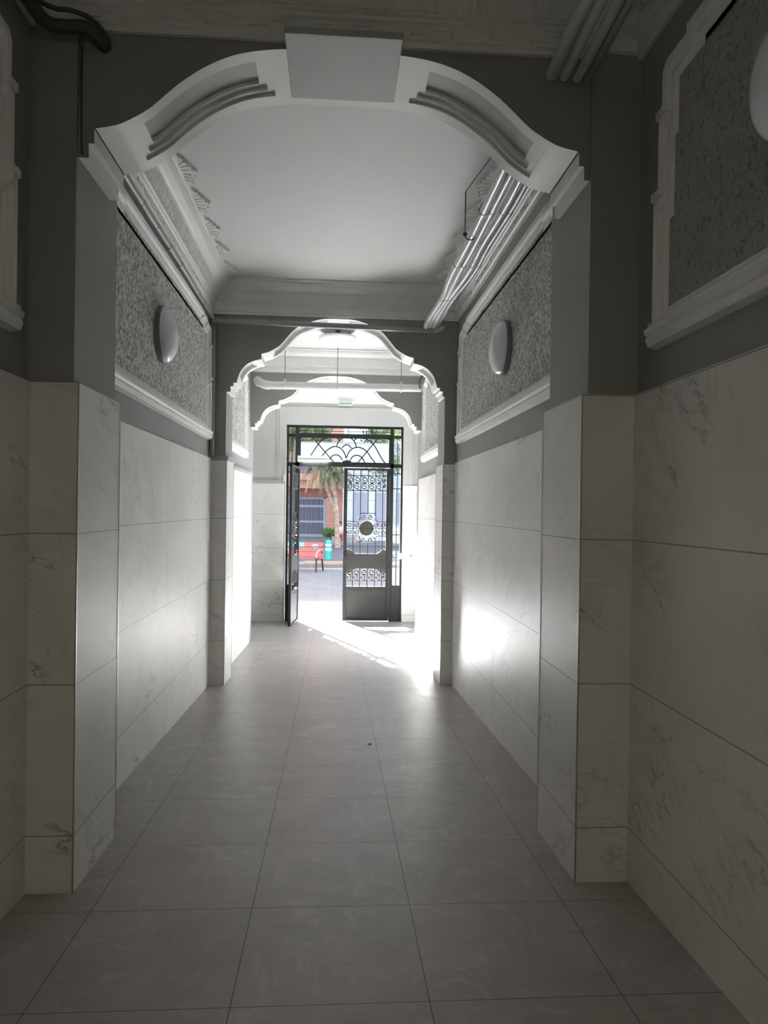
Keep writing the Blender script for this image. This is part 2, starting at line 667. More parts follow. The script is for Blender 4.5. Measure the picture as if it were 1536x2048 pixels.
def pillar_clad(name, s, xin, xout, y0, y1, zt, mat, label, cap=None):
    """three-sided cladding, s = -1 left, +1 right"""
    t = .024
    m = MB()
    a, b = sorted((s * xin, s * xout))
    slab(m, a, b, y0, y0 + t, zt)
    slab(m, a, b, y1 - t, y1, zt)
    a, b = sorted((s * xin, s * (xin + t)))
    slab(m, a, b, y0 + t, y1 - t, zt)
    o = struct(name, m, mat, label, 'pillar tiles')
    e = MB()
    slab(e, *sorted((s * (xin - .002), s * (xin + .004))), y0 - .002, y0 + .004, zt)
    slab(e, *sorted((s * (xin - .002), s * (xin + .004))), y1 - .004, y1 + .002, zt)
    e.build('edge_strip', MT['steel'], o)
    return o


pillar_clad('trim_3', -1, 1.006, 1.21, Y1, Y1B, 1.872, MS3, 'veined marble tiles wrapping the near left pillar')
pillar_clad('trim_4', 1, 1.012, 1.25, Y1, Y1B, 1.874, MS3, 'veined marble tiles wrapping the near right pillar')
mb = MB(); slab(mb, XL - .002, -1.19, Y1B - .01, Y2, 1.857)
struct('trim_5', mb, MS1, 'white marble wall tiles between the left pillars', 'wall tiles')
mb = MB(); slab(mb, 1.19, XR + .002, Y1B - .01, Y2, 1.857)
struct('trim_6', mb, MS1, 'white marble wall tiles between the right pillars', 'wall tiles')
t7 = pillar_clad('trim_7', -1, 1.045, 1.21, Y2, Y2B, 1.84, MS2, 'marble tiles with grey cap on the second left pillar')
t8 = pillar_clad('trim_8', 1, 1.072, 1.21, Y2, Y2B, 1.84, MS2, 'marble tiles wrapping the second right pillar')
e = MB()
e.box(-1.21, -1.03, Y2 - .015, Y2 + .03, 1.84, 1.885)
e.box(-1.075, -1.03, Y2 + .03, Y2B + .01, 1.84, 1.885)
e.build('grey_cap', MT['capgrey'], t7)
mb = MB(); slab(mb, -1.172, -1.15, Y2B - .01, Y3 + .02, 1.82)
t9 = struct('trim_9', mb, MS2, 'sunlit white marble tiles on the left wall past the second arch', 'wall tiles')
e = MB(); e.box(-1.172, -1.13, Y2B + .01, Y3 + .035, 1.82, 1.86)
e.build('grey_cap', MT['capgrey'], t9)
mb = MB(); slab(mb, 1.187, 1.207, Y2B - .01, Y3 + .02, 1.815)
struct('trim_10', mb, MS2, 'white marble tiles on the right wall streaked by sun', 'wall tiles')
mb = MB(); slab(mb, -1.62, DX0 - .03, Y4 - .06, Y4 - .02, 1.815)
t11 = struct('trim_11', mb, MS3, 'veined marble tiles left of the iron gate', 'wall tiles')
e = MB(); e.box(-1.62, DX0 - .01, Y4 - .075, Y4 - .02, 1.815, 1.872)
e.build('grey_cap', MT['capgrey'], t11)
mb = MB(); slab(mb, DX1 + .005, 1.62, Y4 - .06, Y4 - .02, 1.815)
struct('trim_12', mb, MS3, 'cream marble tiles right of the iron gate', 'wall tiles')

# ------------------------------------------------------------------ arches
PROF_A = [(0, 3.243), (.12, 3.242), (.235, 3.238), (.35, 3.224), (.45, 3.198), (.545, 3.153), (.63, 3.096), (.70, 3.036),
          (.775, 2.968), (.87, 2.911), (.925, 2.893), (.982, 2.882)]
STEP_A = [(.982, 2.822), (1.003, 2.822), (1.003, 2.765), (1.047, 2.765)]
PROF_B1 = [(0, 3.253), (.12, 3.25), (.22, 3.231), (.343, 3.186), (.43, 3.135), (.507, 3.05), (.57, 2.976), (.632, 2.934), (.69, 2.905), (.748, 2.889)]
PROF_B2 = [(.748, 2.836), (.82, 2.818), (.888, 2.782), (.938, 2.728), (.967, 2.665), (.986, 2.60)]
STEP_B = [(1.014, 2.60), (1.014, 2.566), (1.043, 2.564), (1.043, 2.512), (1.086, 2.51)]


def resample(prof, n=8):
    P = smooth_path([(x, 0, z) for x, z in prof], n)
    return [(p[0], p[2]) for p in P]


def arch_section(mb_rim, mb_pan, pts, Ya, Yb_, s0, s1, ya, yb, steps):
    """soffit surface along 2D pts (x, z) between Ya and Yb with a stepped recess between arclengths s0..s1"""
    S = [0]
    for a, b in zip(pts, pts[1:]):
        S.append(S[-1] + math.dist(a, b))
    def at(s):
        for i in range(len(S) - 1):
            if s <= S[i + 1] + 1e-9:
                t = (s - S[i]) / max(1e-9, S[i + 1] - S[i])
                p = [pts[i][k] + (pts[i + 1][k] - pts[i][k]) * t for k in (0, 1)]
                d = [pts[i + 1][k] - pts[i][k] for k in (0, 1)]
                l = math.hypot(*d) or 1
                n = (-d[1] / l, d[0] / l)
                if n[1] < 0:
                    n = (-n[0], -n[1])
                return p, n
        return pts[-1], (0, 1)
    br = [b for b, _ in steps]
    sl = sorted(set([round(x, 5) for x in S] + [round(x, 5) for b in br for x in (s0 + b, s1 - b)]))
    sl = [s for s in sl if 0 <= s <= S[-1] + 1e-6]
    yl = sorted(set([Ya, Yb_] + [y for b in br for y in (ya + b, yb - b)]))
    def depth(s, y):
        d = min(s - s0, s1 - s, y - ya, yb - y)
        h = 0
        for b, dd in steps:
            if d > b:
                h = dd
        return h
    def pt(s, y, h):
        (x, z), n = at(s)
        return (x + n[0] * h, y, z + n[1] * h)
    maxh = steps[-1][1]
    ns, ny = len(sl) - 1, len(yl) - 1
    H = [[depth((sl[i] + sl[i + 1]) / 2, (yl[j] + yl[j + 1]) / 2) for j in range(ny)] for i in range(ns)]
    for i in range(ns):
        for j in range(ny):
            h = H[i][j]
            m = mb_pan if h == maxh else mb_rim
            m.poly([pt(sl[i], yl[j], h), pt(sl[i + 1], yl[j], h), pt(sl[i + 1], yl[j + 1], h), pt(sl[i], yl[j + 1], h)])
            if i + 1 < ns and H[i + 1][j] != h:
                g = H[i + 1][j]
                mb_rim.poly([pt(sl[i + 1], yl[j], h), pt(sl[i + 1], yl[j + 1], h), pt(sl[i + 1], yl[j + 1], g), pt(sl[i + 1], yl[j], g)])
            if j + 1 < ny and H[i][j + 1] != h:
                g = H[i][j + 1]
                mb_rim.poly([pt(sl[i], yl[j + 1], h), pt(sl[i + 1], yl[j + 1], h), pt(sl[i + 1], yl[j + 1], g), pt(sl[i], yl[j + 1], g)])


def arch(wall_name, wall_label, label, Ya, Yb_, xc, segs, xlim, key=None, wallmat=None):
    """segs: list of (points, (s0, s1) or None); walls above as a structure, soffit as a thing"""
    root = empty('plaster_arch', (xc, Ya, 2.9), label, 'arch')
    rim, pans = MB(), []
    full = []
    for pts, rec in segs:
        full += pts
    for sgn in (1, -1):
        for pts, rec in segs:
            P = [(xc + sgn * x, z) for x, z in pts]
            if rec:
                pan = MB(); pans.append(pan)
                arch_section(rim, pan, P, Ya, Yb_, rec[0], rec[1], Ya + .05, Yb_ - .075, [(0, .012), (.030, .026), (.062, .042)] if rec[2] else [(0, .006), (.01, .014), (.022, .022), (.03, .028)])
            else:
                for a, b in zip(P, P[1:]):
                    rim.poly([(a[0], Ya, a[1]), (b[0], Ya, b[1]), (b[0], Yb_, b[1]), (a[0], Yb_, a[1])])
        # joints between sections (vertical steps)
        for (p, _), (q, _) in zip(segs, segs[1:]):
            a, b = p[-1], q[0]
            if a != b:
                rim.poly([(xc + sgn * a[0], Ya, a[1]), (xc + sgn * b[0], Ya, b[1]), (xc + sgn * b[0], Yb_, b[1]), (xc + sgn * a[0], Yb_, a[1])])
    rim.build('soffit', MT['white'], root)
    for pan in pans:
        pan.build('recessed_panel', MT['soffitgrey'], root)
    if key:
        k = MB()
        x0, x1, ya, yb, z0 = key
        k.box(x0, x1, ya, yb, z0, z0 + .028)
        o = k.build('keystone', MT['soffitgrey'], root)
        bv = o.modifiers.new('bevel', 'BEVEL'); bv.width = .004; bv.segments = 2
    # the wall above: strips from the curve to the ceiling
    w = MB()
    allp = [(xc - x, z) for x, z in full[::-1]] + [(xc + x, z) for x, z in full[1:]]
    for a, b in zip(allp, allp[1:]):
        if abs(a[0] - b[0]) < 1e-5:
            continue
        w.poly([(a[0], Ya, a[1]), (b[0], Ya, b[1]), (b[0], Ya, ZC), (a[0], Ya, ZC)])
        w.poly([(a[0], Yb_, a[1]), (b[0], Yb_, b[1]), (b[0], Yb_, ZC), (a[0], Yb_, ZC)])
    struct(wall_name, w, wallmat or MT['grey'], wall_label)
    return root


A = resample(PROF_A)
SA = sum(math.dist(a, b) for a, b in zip(A, A[1:]))
arch('wall_arch_near', 'dark grey wall face above the near arch', 'wide white and grey arch soffit with central block nearest the viewer',
     Y1 + .03, 3.40, .013, [(A, (.30, SA - .13, True)), (STEP_A, None)], (1.035, 1.045), key=(-.218, .246, 2.885, 3.342, 3.236))
B1, B2 = resample(PROF_B1), resample(PROF_B2)
SB1 = sum(math.dist(a, b) for a, b in zip(B1, B1[1:])); SB2 = sum(math.dist(a, b) for a, b in zip(B2, B2[1:]))
arch('wall_arch_middle', 'grey wall face around the second arch', 'white stepped arch crossed by a grey pipe, between the second pillars',
     Y2 + .025, 7.62, .020, [(B1, (.08, SB1 - .10, False)), (B2, (.07, SB2 - .06, False)), (STEP_B, None)], (1.07, 1.09))
K3 = 1.045
def sc3(P): return [(x * 1.075, 1.3886 + (z - 1.3886) * .988) for x, z in P]
b1, b2, st = sc3(B1), sc3(B2), sc3(STEP_B)
st[-1] = (1.20, st[-1][1])
arch('wall_arch_far', 'pale grey wall face around the far arch', 'farthest white stepped arch, behind the thick hanging pipe',
     Y3, Y3B, .018, [(b1, (.08, SB1, False)), (b2, (.07, SB2, False)), (st, None)], (1.19, 1.22))

# ------------------------------------------------------------------ cornices
CP = [(0, 3.262), (.018, 3.262), (.018, 3.282), (.030, 3.288), (.030, 3.343), (.042, 3.35), (.042, 3.366), (.055, 3.37), (.055, 3.384), (.088, 3.462),
      (.098, 3.466), (.102, 3.478), (.125, 3.487), (.155, 3.508), (.176, 3.535), (.181, 3.548), (.205, 3.553), (.205, 3.571)]


def cornice(name, x0, x1, y0, y1, label, leaf=True):
    mb = MB()
    outline = [(x0, y0), (x1, y0), (x1, y1), (x0, y1)]
    sweep_closed(mb, outline, CP, lambda u, v, h: (u, v, h))
    # flutes on the sloping frieze
    def flutes(a, b, origin, along, inn):
        n = int((b - a) / .040)
        for i in range(n):
            t = a + (b - a) * (i + .5) / n
            c = Vector(origin) + Vector(along) * t
            hw = Vector(along) * .011
            i_ = Vector(inn)
            P = []
            for d, z in ((.050, 3.386), (.086, 3.463), (.098, 3.458), (.067, 3.378)):
                for s in (-1, 1):
                    q = c + i_ * d + hw * s
                    P.append((q.x, q.y, z))
            mb.hexa([P[0], P[1], P[3], P[2], P[6], P[7], P[5], P[4]])
        # raised chain of fret bars on the lower band
        m = int((b - a) / .16)
        for i in range(m):
            t = a + (b - a) * (i + .2) / m
            for z0_, z1_, l0, l1 in ((3.325, 3.333, 0, .07), (3.305, 3.313, .07, .15), (3.305, 3.333, .068, .076)):
                q = [Vector(origin) + Vector(along) * (t + l) + Vector(inn) * d for l, d in ((l0, .028), (l1, .028), (l1, .036), (l0, .036))]
                mb.hexa([(p.x, p.y, z0_) for p in q] + [(p.x, p.y, z1_) for p in q])
    flutes(.09, y1 - y0 - .09, (x0, y0, 0), (0, 1, 0), (1, 0, 0))
    flutes(.09, y1 - y0 - .09, (x1, y0, 0), (0, 1, 0), (-1, 0, 0))
    flutes(.09, x1 - x0 - .09, (x0, y1, 0), (1, 0, 0), (0, -1, 0))
    o = tag(mb.build(name, MT['white']), label, 'cornice', kind='structure')
    if leaf:
        # leaf-shaped plaster ornaments creeping onto the ceiling along the side walls
        L = y1 - y0 - .42
        n = max(1, round(L / .46))
        for s, xx in ((1, x0), (-1, x1)):
            for i in range(n):
                yc = y0 + .21 + L * (i + .5) / n
                m = MB()
                hw = L / n / 2
                pts = [(-hw, .20), (-hw, .214), (-.80 * hw, .222), (-.72 * hw, .246), (-.62 * hw, .236), (-.5 * hw, .258), (-.40 * hw, .250), (-.30 * hw, .276), (-.16 * hw, .266),
                       (-.07 * hw, .292), (0, .300)]
                pts = pts + [(-a, b) for a, b in pts[-2::-1]]
                m.prism(pts, lambda u, v, t: (xx + s * v, yc + u, t), 3.571, 3.546)
                for q in (-.6, -.36, -.13, .13, .36, .6):
                    a0, a1 = (q * hw * .7, .205), (q * hw, .262 - abs(q) * .03)
                    m.ribbon([a0, a1], .012, .008, lambda u, v, t: (xx + s * v, yc + u, 3.545 + t))
                m.build('leaf_ornament', MT['white'], o)
    return o


cornice('trim_13', -1.212, 1.252, YB, Y1 + .03, 'shadowed fluted plaster cornice over the viewer, above the near arch', leaf=False)
cornice('trim_14', XL - .002, XR + .002, 3.40, Y2 + .025, 'white fluted cornice with leaf ornaments between the first two arches')
cornice('trim_15', -1.172, 1.207, 7.62, Y3, 'white fluted cornice around the bay with the ceiling lamp')
cornice('trim_16', -1.62, 1.62, Y3B, Y4 - .02, 'white cornice above the exit sign on the end wall', leaf=False)

# ------------------------------------------------------------------ framed roughcast wall panels
FP = [(0, 0), (0, .022), (.014, .030), (.022, .026), (.040, .040), (.058, .036), (.070, .020), (.084, .018), (.096, .010), (.108, .008), (.108, 0)]


def panel_outline(y0, y1, z0=2.055, zt=3.10):
    a, b, c = .0, .035, .062
    # far side up, across the top, near side down (y grows away from the viewer)
    far = [(y1 - a, z0), (y1 - a, 2.60), (y1 - b, 2.60), (y1 - b, 2.898), (y1 - c, 2.898), (y1 - c, 3.06), (y1 - c - .035, zt)]
    top = [(y1 - .25, zt), (y1 - .25, zt + .03), (y1 - .42, zt + .03), (y1 - .42, zt + .055)]
    near = [(y0 + .42, zt + .055), (y0 + .42, zt + .03), (y0 + .25, zt + .03), (y0 + .25, zt), (y0 + c + .035, zt), (y0 + c, 3.06), (y0 + c, 2.898), (y0 + b, 2.898), (y0 + b, 2.60), (y0 + a, 2.60), (y0, z0)]
    return far + top + near


def wall_panel(s, xw, y0, y1, label, cast='cast'):
    """s = +1: hangs on the left wall and faces +x"""
    root = empty('wall_panel', (xw, (y0 + y1) / 2, 2.055), label, 'wall panel')
    out = panel_outline(y0, y1)
    m = MB()
    sweep_closed(m, out, FP, lambda u, v, h: (xw + s * (h + .001), u, v))
    # heavier bottom rail
    m.prism([(0, 2.027), (.034, 2.035), (.046, 2.062), (.040, 2.075), (.050, 2.088), (.050, 2.102), (.036, 2.112), (.036, 2.126), (0, 2.14)],
            lambda d, z, t: (xw + s * d, t, z), y0 - .012, y1 + .012)
    for (yy, zz) in ((y1 - .06, 2.60), (y1 - .09, 2.898), (y0 + .06, 2.60), (y0 + .09, 2.898)):
        for q in (-.04, -.018, .004, .026):
            m.box(*sorted((xw + s * .03, xw + s * .046)), yy + q, yy + q + .011, zz - .016, zz + .014)
    m.build('frame_moulding', MT['white'], root)
    f = MB()
    n = len(out)
    C2 = Vector((sum(p[0] for p in out) / n, sum(p[1] for p in out) / n))
    ins = []
    for i in range(n):
        p0, p1, p2 = Vector(out[i - 1]), Vector(out[i]), Vector(out[(i + 1) % n])
        d1, d2 = (p1 - p0).normalized(), (p2 - p1).normalized()
        mm = Vector((-d1.y, d1.x)) + Vector((-d2.y, d2.x))
        mm = mm / max(.3, mm.length_squared) * 2
        ins.append(tuple(p1 + mm * .10))
    f.prism(ins, lambda u, v, t: (xw + s * t, u, v), .0005, .0085)
    f.build('roughcast_field', MT[cast], root)
    return root


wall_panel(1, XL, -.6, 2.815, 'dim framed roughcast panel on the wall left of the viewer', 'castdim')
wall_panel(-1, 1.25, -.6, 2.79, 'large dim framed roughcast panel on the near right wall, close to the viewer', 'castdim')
wall_panel(1, XL, 3.70, 7.10, 'framed speckled roughcast panel between the left pillars')
wall_panel(-1, XR, 3.70, 7.06, 'framed speckled roughcast panel between the right pillars')
wall_panel(1, -1.17, 7.80, 9.72, 'small bright roughcast panel on the left wall past the second arch')
wall_panel(-1, 1.205, 7.80, 9.86, 'small roughcast panel on the right wall past the second arch')

# ------------------------------------------------------------------ lamps


def wall_lamp(s, x, y, z, label, r=.188):
    root = empty('wall_lamp', (x, y, z), label, 'wall lamp')
    b = MB()
    b.lathe([(r + .004, 0), (r + .004, .03), (r - .01, .042)], (x, y, z), (s, 0, 0), 48)
    b.build('base', MT['lampbase'], root, smooth=True)
    d = MB()
    pr = [(r * math.cos(t), .036 + .082 * math.sin(t)) for t in [i * PI / 2 / 12 for i in range(13)]]
    pr[-1] = (.001, pr[-1][1])
    d.lathe(pr, (x, y, z), (s, 0, 0), 48)
    d.build('shade', MT['lamp'], root, smooth=True, sharp=60)
    return root


wall_lamp(1, XL + .009, 5.13, 2.562, 'round opal wall lamp on the roughcast panel between the left pillars')
wall_lamp(-1, XR - .009, 5.14, 2.542, 'round opal wall lamp on the roughcast panel between the right pillars')
wall_lamp(-1, 1.25 - .009, 1.86, 2.57, 'round opal wall lamp cut by the picture edge on the near right panel')
LX, LY = .016, 9.03
cl = empty('ceiling_lamp', (LX, LY, ZC), 'round glassy ceiling lamp hanging under a plaster ring past the second arch', 'ceiling lamp')
b = MB(); b.lathe([(.20, 0), (.20, -.012), (.185, -.022), (.165, -.022), (.16, -.004), (.02, -.004)], (LX, LY, ZC), (0, 0, 1), 48); b.build('plaster_ring', MT['soffitgrey'], cl, smooth=True)
b = MB(); b.tube([(LX, LY, ZC), (LX, LY, ZC - .085)], .03, 16); b.build('stem', MT['lampbase'], cl, smooth=True)
b = MB(); b.lathe([(.228, -.085), (.236, -.095), (.236, -.105), (.225, -.112)], (LX, LY, ZC), (0, 0, 1), 48); b.build('rim', MT['plastic'], cl, smooth=True)
b = MB(); pr = [(.225 * math.cos(t), -.110 - .03 * math.sin(t)) for t in [i * PI / 2 / 10 for i in range(11)]]; pr[-1] = (.001, pr[-1][1])
b.lathe(pr, (LX, LY, ZC), (0, 0, 1), 48); b.build('shade', MT['clamp'], cl, smooth=True, sharp=60)

# ------------------------------------------------------------------ pipes and cables
def pipe_thing(name, path, r, mat, label, cat, group=None, couplers=(), smooth_n=4, clips=None):
    m = MB()
    P = smooth_path(path, smooth_n) if smooth_n else path
    m.tube(P, r, 12)
    o = m.build(name, mat, smooth=True, sharp=60)
    tag(o, label, cat, group)
    for (y, w) in couplers:
        k = MB()
        best = min(P, key=lambda p: abs(p[1] - y))
        k.tube([(best[0], best[1] - w, best[2]), (best[0], best[1] + w, best[2])], r * 1.14, 12)
        k.build('coupling', mat, o, smooth=True, sharp=60)
    return o


g = 'grey conduits running along the right cornice'
cps = [(4.3, .03), (5.3, .03), (6.2, .03)]
X4 = [(.872, 3.20, .030), (.925, 3.198, .030), (.982, 3.19, .016), (1.022, 3.19, .016)]
lab4 = ['innermost and thickest grey conduit along the right cornice, nearest the ceiling middle', 'second thick grey conduit from the middle along the right cornice',
        'third, thinner grey conduit along the right cornice', 'outermost thin grey conduit along the right cornice, nearest the wall']
XB = [(.868, 3.178, .026), (.918, 3.182, .022), (.985, 3.180, .020), (1.030, 3.182, .018)]
XF = [.868, .905, .945, .982]
RC = [.026, .023, .021, .018]
for i in range(4):
    x0, z0, r0 = X4[i]
    x1, z1, r1 = XB[i]
    r = RC[i]
    w = .008 * (-1) ** (i // 2)
    path = [(x0 - .03, 0, z0 + .02), (x0 - .02, 1.5, z0 + .02), (x0 - .008, 2.5, z0), (x0, 2.99, z0 - .006), (x0 - .01, 3.5, z1 + .005), (x1, 4.2, z1), (x1 + w, 4.9, z1 + .003),
            (x1, 5.5, z1), (XF[i] + .012 + w, 6.2, z1), (XF[i], 6.7, z1), (XF[i] - .006, 6.98, z1 - .01), (XF[i] - .006, 7.06, z1 - .02)]
    pipe_thing('conduit', path, r, MT['pvcw'] if i < 3 else MT['pvc'], lab4[i], 'conduit', g, cps)

pipe_thing('pipe', [(-1.185, 7.12, 3.168), (-.6, 7.12, 3.160), (.3, 7.12, 3.147), (.90, 7.12, 3.137), (.97, 7.10, 3.138), (1.01, 7.06, 3.15), (1.02, 7.02, 3.17)], .027, MT['pvc'],
           'straight grey pipe crossing in front of the second arch', 'pipe')
o = pipe_thing('conduit', [(-1.172, 3.5, 3.205), (-1.172, 4.5, 3.20), (-1.172, 5.6, 3.20), (-1.172, 6.6, 3.19), (-1.174, 7.1, 3.19), (-1.18, 7.17, 3.17), (-1.18, 7.18, 3.05), (-1.18, 7.18, 2.4), (-1.18, 7.18, 1.88)],
               .021, MT['pvc'], 'grey corrugated conduit under the left cornice turning down at the corner', 'conduit', None, [(3.9, .02), (4.35, .02), (4.8, .02), (5.25, .02), (5.7, .02), (6.15, .02), (6.6, .02)], 3)
# dark bundle around the near left pillar
pipe_thing('cable_bundle', [(-1.15, .2, 3.22), (-1.15, 1.6, 3.22), (-1.15, 2.5, 3.24), (-1.15, 2.82, 3.25), (-1.12, 2.91, 3.235), (-1.05, 2.925, 3.235), (-.99, 2.93, 3.24), (-.955, 2.95, 3.225), (-.935, 2.975, 3.21), (-.93, 3.03, 3.205)],
           .026, MT['cable'], 'thick dark conduit bending around the top of the near left pillar', 'cable')
pipe_thing('cable', [(-1.17, .2, 3.26), (-1.165, 2.3, 3.275), (-1.15, 2.80, 3.29), (-1.10, 2.89, 3.285), (-1.03, 2.90, 3.283), (-.96, 2.93, 3.27), (-.92, 2.975, 3.235), (-.918, 3.02, 3.215)],
           .009, MT['cable'], 'thin dark cable above the thick conduit at the near left pillar', 'cable')
pipe_thing('cable', [(-1.018, 2.985, 3.20), (-1.019, 2.987, 3.0), (-1.017, 2.985, 2.85), (-1.012, 2.983, 2.775)], .004, MT['cable'], 'thin dark wire running down the near left pillar corner', 'cable')

# hangers of the conduits, bay one
for i, (x, y, zt, zb, lab) in enumerate(((.822, 4.72, 3.45, 3.165, 'rod hanger with black ring clamp holding the innermost conduit'),
                                         (.945, 4.9, 3.42, 3.205, 'short rod hanger with black clamp between the conduits'))):
    root = empty('rod_hanger', (x, y, ZC), lab, 'hanger', 'rod hangers of the conduits')
    m = MB()
    m.tube([(x, y, zb + .02), (x, y, zt)], .0045, 8)
    m.tube([(x, y, zt), (x + .12, y - .28, ZC - .005)], .0035, 8)
    m.build('rod', MT['lampbase'], root)
    m = MB()
    P = [(x + .034 + .036 * math.cos(t), y, zb + .008 + .034 * math.sin(t)) for t in [k * PI / 6 for k in range(5, 12)]]
    m.tube(P, .004, 8)
    m.tube([(x - .012, y, zb + .012), (x + .012, y, zb + .012)], .009, 8)
    m.build('ring_clamp', MT['blackiron'], root)

# thick hanging pipe
o = empty('drain_pipe', (0, 9.98, 3.05), 'thick pale drain pipe hung by rods before the far arch', 'pipe')
m = MB(); m.tube([(-.92, 9.98, 3.035), (1.19, 9.98, 3.045)], .052, 20); m.build('pipe_run', MT['pvcw'], o, smooth=True, sharp=60)
m = MB()
m.tube(smooth_path([(-.88, 9.98, 3.035), (-.95, 9.98, 3.04), (-1.03, 10.01, 3.08), (-1.06, 10.08, 3.11), (-1.065, 10.2, 3.115), (-1.065, 10.29, 3.115)], 5), .058, 20)
m.build('elbow', MT['pvcw'], o, smooth=True, sharp=60)
for x in (-.683, .022, .888):
    r = MB(); r.tube([(x, 9.98, 3.09), (x, 9.98, ZC)], .005, 8)
    c = r.build('rod', MT['lampbase'], o)
    r = MB(); P = [(x, 9.98 + .058 * math.cos(t), 3.04 + .058 * math.sin(t)) for t in [k * PI / 12 for k in range(25)]]
    r.tube(P, .007, 8); r.box(x - .012, x + .012, 9.965, 9.995, 3.095, 3.125)
    r.build('pipe_clip', MT['pvcw'], c)
pipe_thing('cable', [(1.19, 9.88, 3.20), (1.15, 9.88, 3.18), (1.13, 9.9, 3.10), (1.15, 9.95, 3.02), (1.19, 9.96, 3.0)], .012, MT['cable'], 'short looped cable at the right end of the hanging pipe', 'cable')

# exit sign, switches
o = empty('exit_light', (.184, Y4 - .045, 3.26), 'small white and green emergency light above the gate', 'sign')
m = MB(); m.box(.063, .305, Y4 - .10, Y4 - .045, 3.215, 3.30); m.build('housing', MT['plastic'], o)
m = MB(); m.box(.078, .29, Y4 - .104, Y4 - .10, 3.235, 3.272); m.build('diffuser', MT['exit'], o)
o = empty('switch_plate', (1.3, Y4 - .06, .62), 'white switch plate on the marble right of the gate', 'switch')
m = MB(); m.box(1.245, 1.36, Y4 - .075, Y4 - .06, .63, .70); m.build('plate', MT['plastic'], o)
m = MB(); m.box(1.26, 1.30, Y4 - .08, Y4 - .075, .64, .69); m.box(1.305, 1.345, Y4 - .08, Y4 - .075, .64, .69); m.build('rocker', MT['white'], o)
for z, r, lab, mt in ((.56, .02, 'grey round button under the switch plate', 'lampbase'), (-.06, .028, 'low round white socket on the marble right of the gate', 'plastic')):
    m = MB(); m.lathe([(r, 0), (r, .012), (r * .7, .018)], (1.385, Y4 - .06, z), (0, -1, 0), 20)
    tag(m.build('round_button' if r < .025 else 'wall_socket', MT[mt]), lab, 'button' if r < .025 else 'socket')
m = MB(); m.box(1.165, 1.215, Y4 - .10, Y4 - .03, .50, .60); tag(m.build('door_latch_box', MT['plastic']), 'white latch box on the right post of the gate frame', 'latch')
pipe_thing('cable', [(-1.0, Y4 - .05, 2.28), (-.93, Y4 - .06, 2.24), (-.84, Y4 - .08, 2.20)], .006, MT['plastic'], 'thin white wire reaching the top of the open gate leaf', 'cable')
m = MB(); m.box(-.90, -.865, Y4 - .085, Y4 - .045, 1.86, 1.97); tag(m.build('junction_box', MT['plastic']), 'small white junction box left of the gate', 'box')
m = MB(); m.box(-.655, -.118, Y4 - .10, Y4 - .05, 2.205, 2.315)
bx = m.build('door_operator', MT['plastic']); tag(bx, 'long white operator box on the lintel over the open leaf', 'door operator')
m = MB(); m.box(-.63, -.14, Y4 - .104, Y4 - .10, 2.255, 2.262); m.build('seam', MT['lampbase'], bx)

# ------------------------------------------------------------------ the iron gate
FY0, FY1 = Y4 + .0, Y4 + .06


def fbox(m, x0, x1, z0, z1, y0=FY0, y1=FY1):
    m.box(x0, x1, y0, y1, z0, z1)


ZL0, ZL1 = 2.135, 2.20       # lintel bar
g1 = empty('door_1', (.187, Y4, ZD), 'black iron gate frame with barred side lights and arched transom', 'gate frame', kind='structure')
m = MB()
fbox(m, -.855, -.815, ZD, 2.865)
fbox(m, 1.19, 1.225, ZD, 2.865)
fbox(m, -.70, -.635, ZD, 2.83)
fbox(m, 1.0, 1.06, ZD, 2.83)
fbox(m, -.815, 1.19, 2.825, 2.865)
fbox(m, -.815, 1.19, ZL0, ZL1)
fbox(m, -.635, 1.0, 2.675, 2.725)
m.build('frame', MT['iron'], g1)


def tx(c): return -.852 + (560 + c / 5.908 - 571) * .00892
def tz(cx_, cy_):
    px, py = 560 + cx_ / 5.908, 840 + cy_ / 5.908
    return 2.861 - (py - 850 - (px - 572) * .0225) * .00904


fnY = lambda Yc_: (lambda u, v, d: (u, Yc_ + d, v))
m = MB()
IN = [(215, 190), (1310, 190), (1310, 515), (215, 515)]
x0, x1, z0, z1 = -.635, 1.0, ZL1, 2.675
for (a, b, c, d) in ((x0, x0 + .03, z0, z1), (x1 - .03, x1, z0, z1), (x0, x1, z0, z0 + .02), (x0, x1, z1 - .03, z1)):
    m.box(a, b, FY0 + .01, FY1 - .01, c, d)
curves = [[(350, 185), (630, 505)], [(1150, 205), (900, 505)],
          [(335, 430), (450, 260), (530, 210), (600, 195), (660, 215), (690, 245)],
          [(430, 480), (530, 360), (600, 315), (650, 310), (710, 340), (750, 400), (765, 450)],
          [(650, 300), (680, 240), (720, 210), (765, 200), (810, 210), (860, 250), (885, 315)],
          [(715, 325), (740, 300), (770, 288), (800, 300), (825, 330)],
          [(850, 240), (900, 210), (950, 208), (1020, 235), (1090, 290), (1140, 370), (1190, 455), (1235, 515)],
          [(770, 440), (790, 390), (830, 340), (890, 320), (950, 330), (1010, 370), (1060, 440), (1120, 515)],
          [(570, 460), (600, 420), (650, 405), (690, 425), (720, 470)],
          [(815, 470), (840, 430), (890, 412), (940, 430), (970, 465), (990, 510)]]
for cv in curves:
    P = [(tx(a), 0, tz(a, b)) for a, b in cv]
    if len(P) > 2:
        P = smooth_path(P, 5)
    m.ribbon([(p[0], p[2]) for p in P], .020, .020, fnY(Y4 + .03))
m.build('transom_scrollwork', MT['iron'], g1)
m = MB()
pr = [(.10 * math.cos(t), .075 * math.sin(t)) for t in [i * PI / 2 / 8 for i in range(9)]]; pr[-1] = (.002, .075)
m.lathe(pr, (tx(770), Y4 + .03, ZL1), (0, 0, 1), 28); m.build('domed_boss', MT['iron'], g1, smooth=True)
m = MB()
